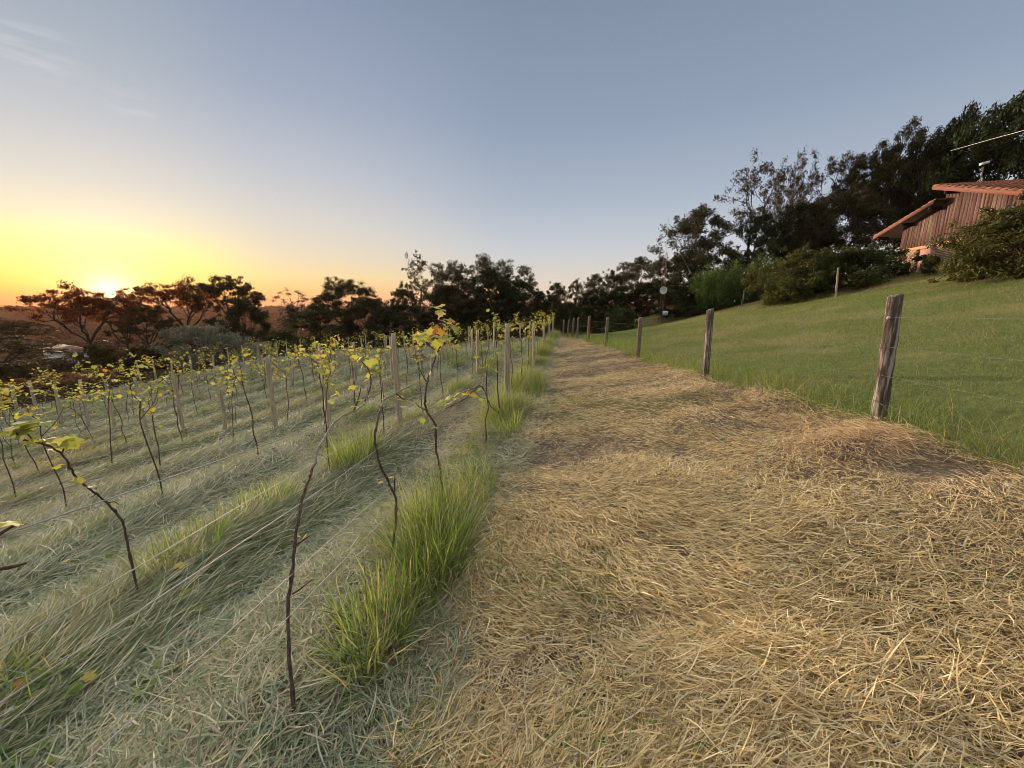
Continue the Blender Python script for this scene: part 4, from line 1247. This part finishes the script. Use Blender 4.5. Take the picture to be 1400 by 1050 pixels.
# ------------------------------------------------------------------ far white house
def house():
    d = 150.0; c = P(90, 474, d); c[2] = g1(c[0], c[1])
    zt = P(90, 462.5, d)[2]-c[2]
    root = thing('white_house', 'long white house with a low hipped roof in the valley at left', 'house', c, R(-32))
    white = mat_plain('white_wash', (.78, .77, .74), .8); roofm = mat_noise('old_tile', (.16, .10, .08), (.27, .17, .13), 2, .9)
    mb = MB(); hw, hd, hh = 11, 4.5, max(2.8, zt*.62)
    mb.box((-hw, -hd, -1.5), (hw, hd, hh)); mb.build('wall', white, root)
    mb = MB(); e = .9; rh = 2.0
    V = [(-hw-e, -hd-e, hh+.02), (hw+e, -hd-e, hh+.02), (hw+e, hd+e, hh+.02), (-hw-e, hd+e, hh+.02), (-hw+4, 0, hh+rh), (hw-4, 0, hh+rh)]
    mb.add(V, [(0, 1, 5, 4), (2, 3, 4, 5), (0, 3, 2, 1)], [(1, 2, 5), (3, 0, 4)]); mb.build('roof', roofm, root)
    dk = mat_plain('window_glass', (.05, .05, .06), .15)
    for x in (-7.5, -3.2, 1.2, 5.2):
        mb = MB(); mb.box((x-.6, -hd-.05, .9), (x+.6, -hd-.01, 2.0)); w = mb.build('window', dk, root)
        mb = MB(); mb.box((x-.75, -hd-.12, .78), (x+.75, -hd-.01, .88)); mb.build('sill', white, w)
    mb = MB(); mb.box((8.2, -hd-.05, -.2), (9.3, -hd-.01, 2.1)); mb.build('door', roofm, root)
house()

# ------------------------------------------------------------------ sky, sun
SUN_DIR = np.array([-1.0418, CP+.234*SP, .234*CP-SP]); SUN_DIR /= np.linalg.norm(SUN_DIR)
SUN_AZ = math.atan2(SUN_DIR[0], SUN_DIR[1])            # clockwise from +Y (negative = left)
LAMP_EL = R(6.5)
w = bpy.data.worlds.new('World'); S.world = w; w.use_nodes = True
nt = w.node_tree; nt.nodes.clear(); N = nt.nodes.new; L = nt.links.new
out = N('ShaderNodeOutputWorld')
tc = N('ShaderNodeTexCoord')
nrm = N('ShaderNodeVectorMath'); nrm.operation = 'NORMALIZE'; L(tc.outputs['Generated'], nrm.inputs[0])
sx = N('ShaderNodeSeparateXYZ'); L(nrm.outputs[0], sx.inputs[0])
def math_(op, a, b=None, clamp=False):
    n = N('ShaderNodeMath'); n.operation = op; n.use_clamp = clamp
    for i, v in enumerate((a, b)):
        if v is None: continue
        if isinstance(v, (int, float)): n.inputs[i].default_value = v
        else: L(v, n.inputs[i])
    return n.outputs[0]
def ramp(fac, stops, interp='EASE'):
    r = N('ShaderNodeValToRGB'); r.color_ramp.interpolation = interp
    el = r.color_ramp.elements
    while len(el) < len(stops): el.new(.5)
    for e, (p, c) in zip(el, stops): e.position = p; e.color = (*c, 1)
    L(fac, r.inputs[0]); return r.outputs[0]
z = math_('MAXIMUM', sx.outputs[2], 0.0)
away = ramp(z, [(0, lin(226, 212, 186)), (.06, lin(222, 214, 200)), (.14, lin(198, 205, 212)), (.24, lin(171, 184, 200)), (.38, lin(144, 161, 183)), (.56, lin(126, 143, 163)), (1, lin(108, 124, 154))], 'LINEAR')
sunw = ramp(z, [(0, lin(238, 118, 66)), (.018, lin(248, 155, 64)), (.04, lin(254, 212, 88)), (.078, lin(255, 243, 134)), (.115, lin(249, 238, 166)), (.152, lin(234, 225, 198)), (.21, lin(212, 211, 206)), (.31, lin(186, 193, 202)), (.403, lin(165, 177, 190)), (.55, lin(138, 154, 176)), (1, lin(110, 126, 156))], 'LINEAR')
cx = N('ShaderNodeCombineXYZ'); L(sx.outputs[0], cx.inputs[0]); L(sx.outputs[1], cx.inputs[1])
hn = N('ShaderNodeVectorMath'); hn.operation = 'NORMALIZE'; L(cx.outputs[0], hn.inputs[0])
hd = N('ShaderNodeVectorMath'); hd.operation = 'DOT_PRODUCT'; L(hn.outputs[0], hd.inputs[0]); hd.inputs[1].default_value = (math.sin(SUN_AZ), math.cos(SUN_AZ), 0)
warm = ramp(z, [(0, lin(240, 165, 122)), (.03, lin(246, 194, 126)), (.065, lin(244, 218, 158)), (.11, lin(230, 217, 190)), (.18, lin(214, 211, 205)), (.27, lin(190, 196, 205)), (.40, lin(158, 171, 192)), (.56, lin(132, 148, 173)), (1, lin(108, 124, 154))], 'LINEAR')
def azmix(lo, hi, a_, b_):
    mr = N('ShaderNodeMapRange'); mr.interpolation_type = 'SMOOTHSTEP'; mr.inputs[1].default_value = lo; mr.inputs[2].default_value = hi
    L(hd.outputs['Value'], mr.inputs[0])
    mx = N('ShaderNodeMixRGB'); L(mr.outputs[0], mx.inputs[0]); L(a_, mx.inputs[1]); L(b_, mx.inputs[2]); return mx
mix = azmix(.68, .975, away, warm)
hd2 = N('ShaderNodeVectorMath'); hd2.operation = 'DOT_PRODUCT'; L(hn.outputs[0], hd2.inputs[0]); hd2.inputs[1].default_value = (math.sin(SUN_AZ-R(5)), math.cos(SUN_AZ-R(5)), 0)
hd = hd2
mix = azmix(.935, .9975, mix.outputs[0], sunw)
dt = N('ShaderNodeVectorMath'); dt.operation = 'DOT_PRODUCT'; L(nrm.outputs[0], dt.inputs[0]); dt.inputs[1].default_value = tuple(SUN_DIR)
dp = math_('MAXIMUM', dt.outputs['Value'], 0.0)
def add_rgb(a, fac, col):
    n = N('ShaderNodeMixRGB'); n.blend_type = 'ADD'; n.use_clamp = False
    L(fac, n.inputs[0]); L(a, n.inputs[1]); n.inputs[2].default_value = (*col, 1); return n.outputs[0]
c = mix.outputs[0]
# bright cap added to the unseen overhead sky, filling the ground with soft light
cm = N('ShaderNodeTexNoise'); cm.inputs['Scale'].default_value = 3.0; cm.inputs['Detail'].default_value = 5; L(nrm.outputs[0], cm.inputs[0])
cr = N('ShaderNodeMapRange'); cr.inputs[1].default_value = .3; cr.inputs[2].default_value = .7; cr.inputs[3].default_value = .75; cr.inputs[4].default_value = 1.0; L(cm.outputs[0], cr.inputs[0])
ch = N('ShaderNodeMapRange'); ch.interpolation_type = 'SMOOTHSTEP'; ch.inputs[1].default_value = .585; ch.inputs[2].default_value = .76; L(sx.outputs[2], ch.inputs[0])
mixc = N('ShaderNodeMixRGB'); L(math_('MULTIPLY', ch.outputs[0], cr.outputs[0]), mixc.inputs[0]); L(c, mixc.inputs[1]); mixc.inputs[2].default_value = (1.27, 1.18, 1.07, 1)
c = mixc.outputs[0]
c = add_rgb(c, math_('POWER', dp, 300.0), (.34, .31, .25))
c = add_rgb(c, math_('POWER', dp, 2600.0), (2.2, 1.7, .8))
c = add_rgb(c, math_('GREATER_THAN', dt.outputs['Value'], math.cos(R(.42))), (14, 10, 5))
# two faint wisps of cirrus at upper left
mp = N('ShaderNodeMapping'); mp.inputs['Rotation'].default_value = (0, .35, .2); mp.inputs['Scale'].default_value = (7, 7, 42)
L(nrm.outputs[0], mp.inputs[0])
nz = N('ShaderNodeTexNoise'); nz.inputs['Scale'].default_value = 1.6; nz.inputs['Detail'].default_value = 6; L(mp.outputs[0], nz.inputs[0])
wisps = None
for (px, py, k) in ((62, 74, 1800), (180, 150, 2600), (20, 60, 2600)):
    q = P(px, py, 1.0)-np.array([0, 0, CAMZ]); q /= np.linalg.norm(q)
    dd = N('ShaderNodeVectorMath'); dd.operation = 'DOT_PRODUCT'; L(nrm.outputs[0], dd.inputs[0]); dd.inputs[1].default_value = tuple(q)
    pw = math_('POWER', math_('MAXIMUM', dd.outputs['Value'], 0.0), float(k))
    wisps = pw if wisps is None else math_('ADD', wisps, pw)
nm = N('ShaderNodeMapRange'); nm.inputs[1].default_value = .48; nm.inputs[2].default_value = .75; L(nz.outputs[0], nm.inputs[0])
c = add_rgb(c, math_('MULTIPLY', wisps, nm.outputs[0]), (.11, .09, .08))
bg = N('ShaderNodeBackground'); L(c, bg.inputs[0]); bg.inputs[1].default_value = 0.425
sky = N('ShaderNodeTexSky'); sky.sky_type = 'NISHITA'; sky.sun_disc = False; sky.sun_elevation = LAMP_EL; sky.sun_rotation = SUN_AZ
sky.air_density = 1.0; sky.dust_density = 1.0
bg2 = N('ShaderNodeBackground'); L(sky.outputs[0], bg2.inputs[0]); bg2.inputs[1].default_value = 0.003
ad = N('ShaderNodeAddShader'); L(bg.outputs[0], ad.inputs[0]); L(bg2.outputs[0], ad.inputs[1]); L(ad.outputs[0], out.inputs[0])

sl = bpy.data.lights.new('sun', 'SUN'); sl.energy = 2.6; sl.angle = R(3); sl.color = (1.0, .77, .56)
so = bpy.data.objects.new('sun', sl); COL.objects.link(so)
dirv = Vector((math.sin(SUN_AZ)*math.cos(LAMP_EL), math.cos(SUN_AZ)*math.cos(LAMP_EL), math.sin(LAMP_EL)))
so.rotation_euler = dirv.to_track_quat('Z', 'Y').to_euler()

# ------------------------------------------------------------------ evening haze over the valley
HAZE = True
if HAZE:
    mb = MB(); mb.box((-4200, -300, -90), (3200, 4200, 75))
    m, ntm, o2 = new_mat('evening_haze')
    pv = ntm.nodes.new('ShaderNodeVolumePrincipled'); pv.inputs['Color'].default_value = (1.0, .50, .34, 1); pv.inputs['Density'].default_value = .00008
    pv.inputs['Anisotropy'].default_value = .25
    ntm.links.new(pv.outputs[0], o2.inputs['Volume'])
    hz = mb.build('haze', m); stuff(hz)

# ------------------------------------------------------------------ render settings
S.view_settings.view_transform = 'Standard'; S.view_settings.look = 'None'
S.view_settings.gamma = 1; S.view_settings.exposure = 1.2
S.render.engine = 'CYCLES'
cy = S.cycles
cy.max_bounces = 7; cy.diffuse_bounces = 4; cy.transmission_bounces = 4; cy.volume_bounces = 0
cy.use_denoising = True
cy.filter_width = 0.85
cy.volume_step_rate = 10
